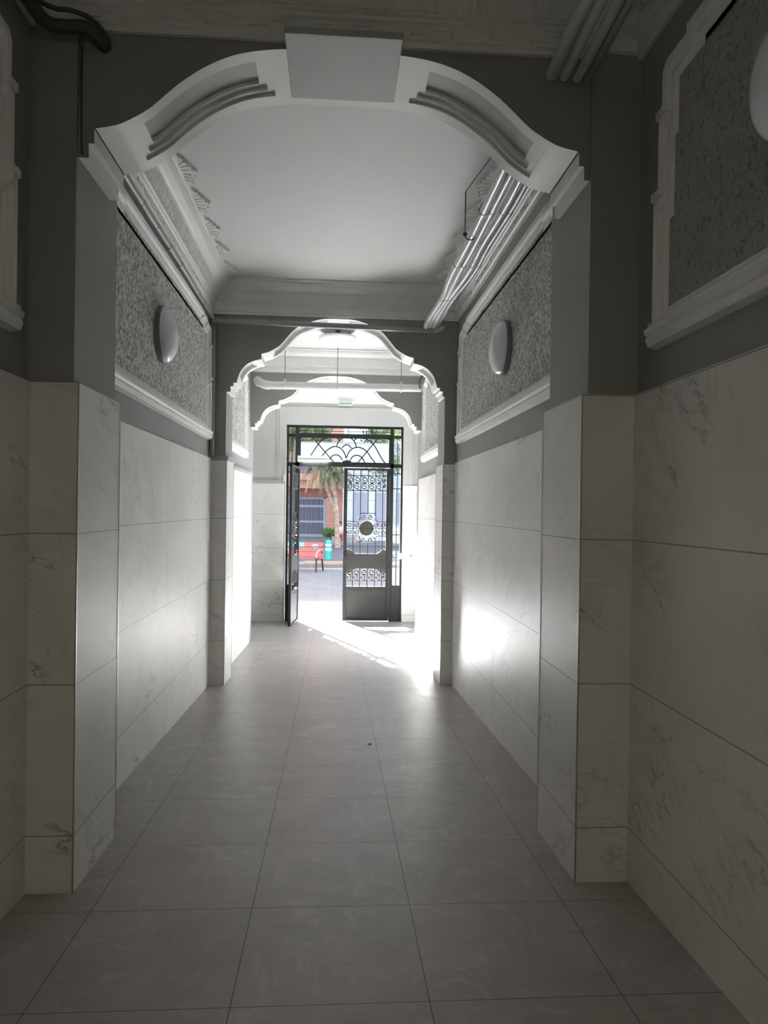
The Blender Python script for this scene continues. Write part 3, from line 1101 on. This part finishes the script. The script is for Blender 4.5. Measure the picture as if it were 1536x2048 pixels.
m.box(-.70, 1.06, Y4 + .02, Y4 + .035, 2.765, 2.775)
for x in (-.22, .24, .66):
    m.box(x - .006, x + .006, Y4 + .02, Y4 + .035, 2.725, 2.825)
m.build('top_glazing_bars', MT['iron'], g1)
for a, b in ((-.815, -.70), (1.06, 1.19)):
    m = MB()
    xm = (a + b) / 2
    m.box(xm - .007, xm + .007, Y4 + .02, Y4 + .036, .02, 2.68)
    for z in (2.66, 2.02, 1.75, .92, .52, -.02):
        m.box(a, b, Y4 + .018, Y4 + .038, z, z + .016)
    m.box(a, b, Y4 + .01, Y4 + .05, 2.70 - .02, 2.70 + .012)
    m.build('side_light_bars', MT['iron'], g1)
    m = MB(); m.box(a, b, Y4 + .015, Y4 + .035, ZD, .02); m.build('kick_panel', MT['plate'], g1)
    m = MB(); m.box(a, b, Y4 + .040, Y4 + .044, .02, 2.68); m.build('glass_pane', MT['glass'], g1)
m = MB(); m.box(-.60, .97, Y4 + .044, Y4 + .048, ZL1, 2.66); m.box(-.635, 1.0, Y4 + .044, Y4 + .048, 2.725, 2.825)
m.build('glass_pane', MT['glass'], g1)

K = .00146


def spiral(cx_, cy_, r, a0, turns, n=18):
    """points from the outside in"""
    out = []
    for i in range(n + 1):
        t = i / n
        rr = r * (1 - .78 * t)
        a = a0 + turns * 2 * PI * t
        out.append((cx_ + rr * math.cos(a), cy_ + rr * math.sin(a)))
    return out


def leaf(name, label, hinge, ang, mirror):
    """gate leaf in local coordinates: u from the meeting stile (0) to the hinge stile (W); hinge side is at the root"""
    W, H = .825, 2.735
    root = empty(name, (hinge[0], hinge[1], ZD + .015), label, 'gate leaf', kind='structure', rz=ang)
    root['_w'] = (0, 0, 0)
    sgn = 1 if mirror else -1

    def fn(u, v, d):
        return (sgn * (W - u), d, v)

    def cu(c): return (c - 32) * K * W / .85
    def cv(c): return (1990 - c) * K * H / 2.752

    def bx(m, u0, u1, v0, v1, t=.02, d0=0.):
        a, b = sorted((fn(u0, 0, 0)[0], fn(u1, 0, 0)[0]))
        m.box(a, b, d0 - t / 2, d0 + t / 2, v0, v1)
    f = MB()
    bx(f, 0, .062, 0, H, .045); bx(f, W - .062, W, 0, H, .045)
    bx(f, .062, W - .062, H - .035, H, .045); bx(f, .062, W - .062, 0, .05, .045)
    bx(f, .062, W - .062, cv(1600), cv(1565), .04)
    f.build('leaf_frame', MT['iron'], root)
    bars = [cu(c) for c in (155, 245, 340, 435, 525)]
    s = MB()
    def hb(c, t=.014): bx(s, .062, W - .062, cv(c) - t / 2, cv(c) + t / 2, .016)
    for c in (195, 380, 1490):
        hb(c)
    for i, u in enumerate(bars):
        w = .008
        bx(s, u - w, u + w, cv(380), H - .03, .014)
        if i in (0, 4):
            bx(s, u - w, u + w, cv(1160), cv(380), .014)
        elif i == 2:
            bx(s, u - w, u + w, cv(660), cv(380), .014)
            bx(s, u - w, u + w, cv(1160), cv(1030), .014)
        else:
            bx(s, u - w, u + w, cv(690), cv(380), .014)
            bx(s, u - w, u + w, cv(1160), cv(1000), .014)
        bx(s, u - w, u + w, cv(1565), cv(1345), .014)
    s.build('upright_bars', MT['iron'], root)
    # S scrolls, two rows
    S = MB()
    cols = [.062] + bars + [W - .062]
    def S_scroll(uc, v0, v1, hw):
        vm, q = (v0 + v1) / 2, (v1 - v0) / 4
        up = [(uc + (a), vm + q + b) for a, b in spiral(0, 0, min(hw, q) * .98, -PI * .75, 1.35)]
        dn = [(2 * uc - a, 2 * vm - b) for a, b in up]
        S.ribbon(up[::-1] + dn, .016, .014, fn)
        S.ribbon([(uc - hw, v1), (uc + hw * .2, v1 - .012)], .01, .012, fn)
        S.ribbon([(uc + hw, v0), (uc - hw * .2, v0 + .012)], .01, .012, fn)
    for a, b in zip(cols, cols[1:]):
        S_scroll((a + b) / 2, cv(372), cv(203), (b - a) / 2 - .004)
        S_scroll((a + b) / 2, cv(1487), cv(1350), (b - a) / 2 - .004)
    S.build('scroll_band', MT['iron'], root)
    # centre cross with medallion
    X = MB()
    ux0, ux1 = bars[1] - .006, bars[3] + .006
    def line(pts, w=.015): X.ribbon(pts, w, .016, fn)
    rr = .05
    def corner(cx_, cy_, a0, a1): return [(cx_ + rr * math.cos(a0 + (a1 - a0) * i / 5), cy_ + rr * math.sin(a0 + (a1 - a0) * i / 5)) for i in range(6)]
    vt, vb = cv(760), cv(937)
    line([(.062, vt)] + [(ux0 - rr, vt)] + corner(ux0 - rr, vt + rr, -PI / 2, 0) + [(ux0, cv(660)), (ux1, cv(660))] + corner(ux1 + rr, vt + rr, PI, PI * 1.5) + [(W - .062, vt)])
    line([(.062, vb)] + [(ux0 - rr, vb)] + corner(ux0 - rr, vb - rr, PI / 2, 0) + [(ux0, cv(1028)), (ux1, cv(1028))] + corner(ux1 + rr, vb - rr, PI, PI / 2) + [(W - .062, vb)])
    line([(.062, cv(848)), (W - .062, cv(848))], .013)
    uc, vc = W / 2, cv(845)
    def sp(cx_, cy_, r, a0, t): X.ribbon(spiral(cx_, cy_, r, a0, t), .016, .014, fn)
    for sx in (-1, 1):
        for k, du in ((0, .17), (1, .305)):
            sp(uc + sx * du, cv(808), .046, PI / 2 - sx * PI * .6, sx * 1.3)
            sp(uc + sx * du, cv(890), .046, -PI / 2 + sx * PI * .6, -sx * 1.3)
        sp(uc + sx * .06, cv(715), .046, PI / 2 + sx * .9, -sx * 1.3)
        sp(uc + sx * .06, cv(985), .046, -PI / 2 - sx * .9, sx * 1.3)
        line([(uc + sx * .12, vt + .02), (uc + sx * .15, vt + .06)], .012)
        line([(uc + sx * .12, vb - .02), (uc + sx * .15, vb - .06)], .012)
    ring = [(uc + .122 * math.cos(t), vc + .122 * math.sin(t)) for t in [i * PI / 16 for i in range(33)]]
    X.ribbon(ring, .016, .02, fn)
    xx = X.build('centre_cross', MT['iron'], root)
    D = MB()
    c0 = fn(uc, vc, 0)
    D.lathe([(.116, -.006), (.116, .006)], c0, (0, 1, 0), 32)
    D.ribbon([(uc - .085, vc + .02), (uc + .085, vc + .02)], .018, .024, fn)
    D.ribbon([(uc, vc - .10), (uc, vc + .10)], .010, .022, fn)
    D.build('medallion', MT['bronze'], root)
    # lock rail, bottom panel
    P = MB()
    bx(P, .05, W - .05, cv(1345), cv(1160), .03)
    P.build('lock_rail', MT['plate'], root)
    P = MB()
    bx(P, .055, W - .055, .04, cv(1580), .012)
    bx(P, .12, W - .12, .30, .55, .018); bx(P, .12, W - .12, .12, .20, .018)
    P.build('bottom_panel', MT['plate'], root)
    P = MB()
    arc = [(.055 + (W - .11) * i / 12, cv(1590) - .05 * math.sin(PI * i / 12)) for i in range(13)]
    P.ribbon(arc, .009, .024, fn)
    P.build('curved_bead', MT['iron'], root)
    O = MB()
    for flip in (0, 1):
        def uu(u): return W - u if flip else u
        O.prism([(uu(.062), cv(1160)), (uu(.215), cv(1160)), (uu(.20), cv(1150)), (uu(.165), cv(1135)), (uu(.15), cv(1120)), (uu(.125), cv(1118)), (uu(.105), cv(1095)), (uu(.085), cv(1112)), (uu(.062), cv(1108))],
                lambda u, v, t: fn(u, v, t), -.01, .01)
        O.prism([(uu(.062), cv(1345)), (uu(.23), cv(1345)), (uu(.20), cv(1362)), (uu(.165), cv(1370)), (uu(.14), cv(1392)), (uu(.11), cv(1392)), (uu(.085), cv(1412)), (uu(.062), cv(1396))],
                lambda u, v, t: fn(u, v, t), -.01, .01)
    O.build('corner_ornaments', MT['bronze'], root)
    L = MB()
    bx(L, -.004, .09, cv(1305), cv(1190), .055)
    L.build('lock_case', MT['plate'], root)
    for c in (160, 740, 1300, 1900):
        h = MB(); h.tube([fn(W + .004, cv(c) - .05, -.026), fn(W + .004, cv(c) + .05, -.026)], .012, 10)
        h.build('hinge', MT['iron'], root)
    # pull handle
    h = MB()
    h.tube(smooth_path([fn(.05, cv(1235), -.02), fn(.05, cv(1235), -.06), fn(.05, cv(1150), -.06), fn(.05, cv(1150), -.02)], 3), .007, 8)
    h.build('handle', MT['blackiron'], root)
    return root


leaf('door_3', 'closed right leaf of the iron gate with scrolls and medallion', (.997, Y4 + .028), 0, False)
th = math.atan2(12.30 - 13.13, -.72 + .63)
leaf('door_2', 'left iron gate leaf standing open into the passage', (-.63, Y4 - .035), th, True)

# speck on the floor
m = MB(); m.lathe([(.001, 0), (.011, .003), (.008, .008), (.001, .01)], (.27, 5.08, zf(5.08)), (0, 0, 1), 10, sx=1.4)
tag(m.build('floor_crumb', MT['blackiron']), 'tiny dark crumb lying on the floor tiles', 'crumb')

# ------------------------------------------------------------------ street
G = ZD
m = MB(); m.box(-9, 9, Y4 + .1, 24.5, G - .15, G - .004)
tag(m.build('sidewalk', MT['pave']), 'block paving outside the gate, sunlit beside the threshold', 'sidewalk', kind='structure')
m = MB(); m.box(-40, 40, 24.5, 39, G - .17, G - .006)
tag(m.build('road', MT['asphalt']), 'shaded bluish street beyond the bench', 'road', kind='structure')
m = MB(); m.box(-40, 40, 39, 60, G - .15, G + .08)
tag(m.build('far_sidewalk', MT['pave']), 'far pavement in front of the brick building', 'sidewalk', kind='structure')
m = MB(); m.box(-40, 9, 24.4, 24.7, G - .1, G + .02)
tag(m.build('kerb', MT['stone']), 'pale kerb behind the bench', 'kerb', kind='structure')
m = MB(); m.prism([(-1.3, 0), (3, 0), (3, .07), (-1.0, .07)], lambda u, v, t: (u, t, G + v), 26.3, 27.4)
tag(m.build('planting_strip', MT['brownedge']), 'low brown raised strip behind the bench legs', 'planting strip')


# bench
def zy(py, Y): return CAM_H + (1016 - py) * Y / 1470


bn = empty('bench', (-1.5, 23.5, G), 'red slatted street bench with turquoise patches and dark iron legs', 'bench')
BX0, BX1 = -2.35, -.33
for i, (z, h) in enumerate(((.28, .12), (.125, .115), (-.03, .115))):
    m = MB(); m.hexa([(BX0, 23.85 + .03 * (2 - i) * 0, G + .50 + z - .12), (BX1, 23.85, G + .50 + z - .12), (BX1, 23.89, G + .50 + z - .12), (BX0, 23.89, G + .50 + z - .12),
                      (BX0, 23.88, G + .50 + z - .12 + h), (BX1, 23.88, G + .50 + z - .12 + h), (BX1, 23.92, G + .50 + z - .12 + h), (BX0, 23.92, G + .50 + z - .12 + h)])
    o = m.build('backrest_slat', MT['bench'], bn)
    o.location.z += .13
for i in range(4):
    y = 23.42 + i * .115
    m = MB(); m.box(BX0, BX1, y, y + .10, G + .43, G + .465); m.build('seat_slat', MT['bench'], bn)
for x in (-.42, -2.25):
    m = MB(); m.tube([(x - .12, 23.38, G), (x - .12, 23.40, G + .44)], .028, 8); m.build('leg', MT['blackiron'], bn)
    m = MB(); m.tube([(x + .09, 23.95, G), (x + .05, 23.88, G + .44), (x + .06, 23.92, G + .93)], .028, 8); m.build('leg', MT['blackiron'], bn)
    m = MB(); m.tube(smooth_path([(x - .12, 23.40, G + .44), (x - .11, 23.40, G + .58), (x - .03, 23.50, G + .68), (x + .05, 23.9, G + .64)], 4), .022, 8); m.build('armrest', MT['stone'], bn)
    m = MB(); m.box(x - .14, x + .08, 23.40, 23.90, G + .40, G + .43); m.build('seat_bracket', MT['blackiron'], bn)

# bollard
bo = empty('bollard', (-.20, 29.2, G), 'round teal bollard with two white bands beside the bench', 'bollard')
m = MB(); m.lathe([(.125, 0), (.122, .62), (.125, .68), (.11, .74), (.06, .765), (.01, .77)], (-.20, 29.2, G), (0, 0, 1), 28); m.build('post', MT['teal'], bo, smooth=True)
for z in (.36, .53):
    m = MB(); m.lathe([(.126, z), (.126, z + .085)], (-.20, 29.2, G), (0, 0, 1), 28); m.build('band', MT['whiteband'], bo)

aw = empty('pale_backdrop', (.4, 33, G), 'pale blue fabric awning on thin posts seen through the transom', 'backdrop')  # added sheet that gives the pale blue area in the transom
m = MB()
for i in range(10):
    x = -1.75 + i * .43
    m.hexa([(x, 33, 3.40), (x + .43, 33, 3.40), (x + .43, 33.04, 3.40), (x, 33.04, 3.40), (x, 33.5, 4.36), (x + .43, 33.5, 4.36), (x + .43, 33.54, 4.36), (x, 33.54, 4.36)])
m.build('fabric', MT['backdrop'], aw)
for x in (-1.78, 2.58):
    m = MB(); m.tube([(x, 33.5, G), (x, 33.5, 4.4)], .03, 8); m.build('post', MT['stone'], aw)
m = MB(); m.tube([(-1.78, 33.5, 4.38), (2.58, 33.5, 4.38)], .025, 8); m.build('top_rail', MT['stone'], aw)

# brick building with garage gate
FYB = 50.0
def fz(py): return 1.39 + (1017 - py) * .034
bb = empty('apartment_building', (-10, FYB, G), 'salmon and brick apartment building with a barred blue-grey garage gate', 'building')
m = MB()
m.box(-4.6, -3.3, FYB, FYB + 12, G, 20.7)
m.box(-.52, .60, FYB, FYB + 12, G, 20.7)
m.box(-3.3, -.52, FYB + .6, FYB + 12, G, 20.7)
m.box(-3.3, -.52, FYB, FYB + .6, fz(990), 20.7)
m.build('brick_wall', MT['brick'], bb)
m = MB(); m.box(-40, -4.6, FYB, FYB + 12, G, 20.7); m.build('unseen_pale_wall', MT['palewall'], bb)  # out of view; made pale to keep pink out of the marble reflections
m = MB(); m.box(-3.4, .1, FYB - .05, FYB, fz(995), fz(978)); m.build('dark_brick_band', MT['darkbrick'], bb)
m = MB(); m.box(-40, .60, FYB - .55, FYB, fz(978), fz(962)); m.box(-40, -1.3, FYB - 1.0, FYB, fz(962), fz(949)); m.build('salmon_balcony', MT['pink'], bb)
m = MB()
for i in range(60):
    m.box(-6 + i * .08, -6 + i * .08 + .03, FYB - 1.0, FYB - .97, fz(949), fz(949) + 1.0)
for z in (0, .33, .66, .97):
    m.box(-6, -1.3, FYB - 1.0, FYB - .97, fz(949) + z, fz(949) + z + .05)
m.build('balcony_grille', MT['bluerail'], bb)
m = MB()
m.box(-3.3, -.52, FYB + .5, FYB + .6, G, fz(990)); m.build('garage_recess', MT['gatedark'], bb)
m = MB()
m.box(-.75, -.52, FYB + .05, FYB + .2, G, fz(997)); m.box(-3.3, -3.1, FYB + .05, FYB + .2, G, fz(997))
for py in (997, 1013, 1044): m.box(-3.1, -.75, FYB + .06, FYB + .16, fz(py) - .07, fz(py) + .07)
m.box(-3.1, -.75, FYB + .06, FYB + .16, G, fz(1069))
for i in range(24):
    x = -3.05 + i * .1
    m.box(x, x + .045, FYB + .08, FYB + .13, G + .1, fz(992))
m.build('garage_gate', MT['gateblue'], bb)
for k in range(2, 7):
    for x in (-7.5, -4.2):
        m = MB(); m.box(x, x + 1.4, FYB - .04, FYB, 2 + k * 2.9, 3.5 + k * 2.9); m.build('window', MT['gatedark'], bb)

pb = empty('low_building', (5, 46, G), 'low pale blue panelled building behind the closed gate leaf', 'building')
m = MB(); m.box(.66, 14, 45, 52, G, 5.4); m.build('facade', MT['pale'], pb)
m = MB(); m.box(.64, 14.1, 44.85, 52, 5.4, 5.6); m.build('roof_edge', MT['whiteband'], pb)
m = MB()
for x in (1.2, 2.5, 3.8, 5.1): m.box(x, x + .9, 44.96, 45.0, .2, 2.4)
m.build('window_glass', MT['gateblue'], pb)


# palms and trees
def frond(m, base, d, L, droop, w=.5, n=9, blades=14, rnd=random):
    """one palm frond: rachis that arcs down with narrow blades"""
    d = Vector(d).normalized()
    P = []
    for i in range(n + 1):
        t = i / n
        p = Vector(base) + d * L * t * (1 - .25 * t * droop) + Vector((0, 0, -1)) * droop * L * t * t * .8
        P.append(p)
    m.tube([tuple(p) for p in P], [.018 * (1 - .8 * i / n) + .004 for i in range(n + 1)], 5)
    side = d.cross(Vector((0, 0, 1)))
    side = side.normalized() if side.length > .1 else Vector((1, 0, 0))
    for i in range(blades):
        t = .25 + .75 * i / blades
        k = min(n - 1, int(t * n))
        p = P[k].lerp(P[k + 1], t * n - k)
        tang = (P[k + 1] - P[k]).normalized()
        for s in (-1, 1):
            l = w * (1.1 - .6 * abs(t - .5)) * rnd.uniform(.8, 1.15)
            e = p + (side * s * .55 + tang * .75 + Vector((0, 0, -.35 - .4 * droop))).normalized() * l
            q = tang * .022
            h = Vector((0, 0, .006))
            m.poly([p - q, p + q, e]); m.poly([p + q + h, p - q + h, e])


pt = empty('palm_tree', (.16, 38, G), 'shaggy palm tree with green and dry hanging fronds seen through the open leaf', 'palm tree')
m = MB()
m.tube([(.22, 38, G), (.17, 38, .4), (.14, 38, 1.2), (.02, 38, 2.2), (-.10, 38, 3.3)], [.16, .125, .11, .12, .17], 14)
m.build('trunk', MT['bark'], pt, smooth=True)
m = MB()
m.tube([(.12, 38.02, .9), (-.02, 38.0, 1.5), (-.35, 37.9, 2.3), (-.75, 37.9, 3.4)], [.07, .09, .08, .09], 12)
m.build('leaning_trunk', MT['bark'], pt, smooth=True)
rnd = random.Random(3)
gm, dm = MB(), MB()
for cx_, cz_, ng, nd in ((-.05, 3.25, 46, 26), (-.8, 3.5, 26, 20)):
    for i in range(ng):
        a = rnd.uniform(0, 2 * PI); e = rnd.uniform(-.2, 1.2)
        frond(gm, (cx_, 38, cz_ + rnd.uniform(-.2, .2)), (math.cos(a) * math.cos(e), math.sin(a) * math.cos(e), math.sin(e)), rnd.uniform(.9, 1.35), rnd.uniform(.5, 1.0), .5, rnd=rnd)
    for i in range(nd):
        a = rnd.uniform(0, 2 * PI)
        frond(dm, (cx_ + rnd.uniform(-.1, .1), 38, cz_ - rnd.uniform(0, .2)), (math.cos(a) * .5, math.sin(a) * .5, .1), rnd.uniform(.7, 1.2), rnd.uniform(1.0, 1.5), .42, rnd=rnd)
gm.build('green_fronds', MT['palmg'], pt)
dm.build('dry_fronds', MT['palmd'], pt)


def leaf_cloud(m, c, rad, n, size, rnd):
    for i in range(n):
        u = Vector((rnd.gauss(0, 1), rnd.gauss(0, 1), rnd.gauss(0, 1))).normalized() * rnd.uniform(.45, 1)
        p = Vector(c) + Vector((u.x * rad[0], u.y * rad[1], u.z * rad[2]))
        a = Vector((rnd.gauss(0, 1), rnd.gauss(0, 1), rnd.gauss(0, 1))).normalized()
        b = a.orthogonal().normalized() * size * rnd.uniform(.3, .5)
        a = a * size * rnd.uniform(.7, 1.2)
        m.poly([p - a, p + b, p + a, p - b])


def tree(x, y, h, r, label, n=2600, size=.16, seed=1, trunk=.16):
    t = empty('street_tree', (x, y, G), label, 'tree', 'trees beyond the low pale building')
    m = MB(); m.tube([(x, y, G), (x + .1, y, G + h * .35), (x, y, G + h * .62), (x + .2, y, G + h * .8)], [trunk, trunk * .8, trunk * .6, trunk * .3], 10)
    for k in range(5):
        a = k * 1.3 + seed
        m.tube([(x, y, G + h * (.45 + .06 * k)), (x + math.cos(a) * r * .6, y + math.sin(a) * r * .5, G + h * (.7 + .05 * k))], [trunk * .4, trunk * .12], 6)
    m.build('trunk', MT['bark'], t, smooth=True)
    rr = random.Random(seed)
    m = MB()
    for k in range(9):
        a = rr.uniform(0, 6.28)
        leaf_cloud(m, (x + math.cos(a) * r * .5, y + math.sin(a) * r * .4, G + h * rr.uniform(.6, .95)), (r * .55, r * .5, r * .42), n // 9, size, rr)
    m.build('foliage', MT['tree'], t)


tree(3.1, 41.5, 7.0, 1.7, 'street tree with sparse bright foliage right of the transom', 1500, .13, 4, .1)
tree(-2.4, 43, 8.6, 2.2, 'dark leafy tree crown seen at the left top of the transom', 3000, .16, 9)
tree(6.0, 56, 11.5, 3.4, 'tall leafy tree rising behind the low pale building', 3600, .22, 12)

# shrub and person
sh = empty('shrub', (-.25, 43, G), 'low green shrub against the brick wall right of the garage gate', 'shrub')
m = MB(); rr = random.Random(5)
for k in range(6):
    leaf_cloud(m, (-.5 + k * .12, 43 + rr.uniform(-.2, .2), G + .55 + rr.uniform(-.1, .15)), (.26, .3, .30), 170, .07, rr)
m.build('foliage', MT['shrub'], sh)
m = MB()
for k in range(5): m.tube([(-.45 + k * .12, 43, G), (-.5 + k * .14, 43, G + .5)], .012, 5)
m.build('stems', MT['bark'], sh)
m = MB(); m.box(-.1, 1.3, 41.7, 42.1, G, G + .42)
tag(m.build('low_wall', MT['stone']), 'low grey stone seat under the seated person', 'low wall')


def person():
    root = empty('person', (.36, 41.6, G), 'small seated person in pale pink top and dark red trousers beyond the bollard', 'person')
    bx_, by_, b0 = .36, 41.80, G + .47
    V, E, Rd = [], [], []

    def v(x, y, z, r, par=None):
        V.append((bx_ + x, by_ + y, b0 + z)); Rd.append(r)
        if par is not None:
            E.append((par, len(V) - 1))
        return len(V) - 1
    pel = v(0, 0, .09, .12)
    w = v(0, -.01, .26, .10, pel); c = v(0, -.03, .42, .125, w); n = v(0, -.03, .535, .048, c)
    h1 = v(0, -.05, .61, .07, n); h2 = v(0, -.05, .70, .078, h1); v(0, -.045, .755, .045, h2); v(0, -.12, .665, .02, h1)
    for s in (-1, 1):
        sh_ = v(s * .15, -.03, .47, .055, c); el = v(s * .2, -.08, .23, .038, sh_); wr = v(s * .11, -.28, .14, .026, el)
        pm = v(s * .09, -.35, .13, .03, wr)
        for k in range(4):
            a = v(s * .09 + (k - 1.5) * .018, -.40, .128, .009, pm); v(s * .09 + (k - 1.5) * .02, -.43 - .006 * (1.5 - abs(k - 1.5)), .105, .008, a)
        a = v(s * .055, -.37, .125, .010, pm); v(s * .045, -.395, .115, .009, a)
        hp = v(s * .08, -.02, .06, .085, pel); kn = v(s * .11, -.43, .08, .058, hp); an = v(s * .1, -.40, -.32, .036, kn); v(s * .1, -.52, -.385, .03, an)
    me = bpy.data.meshes.new('body'); me.from_pydata(V, E, []); me.materials.append(MT['skin'])
    o = bpy.data.objects.new('body', me); C.objects.link(o); o.parent = root
    o.matrix_parent_inverse = Matrix.Translation(-Vector(root['_w']))
    sk = o.modifiers.new('skin', 'SKIN')
    for i, d in enumerate(me.skin_vertices[0].data):
        d.radius = (Rd[i], Rd[i]); d.use_root = (i == 0)
    ss = o.modifiers.new('sub', 'SUBSURF'); ss.levels = 2; ss.render_levels = 2

    def shell(name, idx, grow, mat):
        mp = {j: k for k, j in enumerate(idx)}
        me2 = bpy.data.meshes.new(name)
        me2.from_pydata([V[j] for j in idx], [(mp[a], mp[b]) for a, b in E if a in mp and b in mp], [])
        me2.materials.append(mat)
        o2 = bpy.data.objects.new(name, me2); C.objects.link(o2); o2.parent = root
        o2.matrix_parent_inverse = Matrix.Translation(-Vector(root['_w']))
        o2.modifiers.new('skin', 'SKIN')
        for k, d in enumerate(me2.skin_vertices[0].data):
            r_ = Rd[idx[k]] + grow; d.radius = (r_, r_); d.use_root = (k == 0)
        s2 = o2.modifiers.new('sub', 'SUBSURF'); s2.levels = 2; s2.render_levels = 2
    L0 = 8; per = 4 + 8 + 2 + 4
    arm = [L0, L0 + 1]; arm2 = [L0 + per, L0 + per + 1]
    shell('shirt', [pel, w, c] + arm + arm2, .018, MT['pinkcloth'])
    lg = [L0 + per - 4, L0 + per - 3, L0 + per - 2]
    shell('trousers', [pel] + lg + [k + per for k in lg], .014, MT['redcloth'])
    m = MB()
    pr = [(.001, -.11)] + [(.10 * math.sin(t), -.11 * math.cos(t)) for t in [i * PI / 10 for i in range(1, 10)]] + [(.001, .11)]
    m.lathe(pr, (bx_, by_ - .02, b0 + .715), (0, 0, 1), 16)
    m.build('hair', MT['hair'], root, smooth=True)
    # facial features
    for s in (-1, 1):
        f = MB()
        f.lathe([(.001, -.008), (.008, 0), (.001, .008)], (bx_ + s * .028, by_ - .125, b0 + .69), (0, 0, 1), 8)
        f.build('eye', MT['hair'], root)
    f = MB()
    f.box(bx_ - .022, bx_ + .022, by_ - .124, by_ - .116, b0 + .622, b0 + .63)
    f.build('mouth', MT['redcloth'], root)


person()

# keep helper property out of the saved scene
for o in bpy.data.objects:
    if '_w' in o:
        del o['_w']
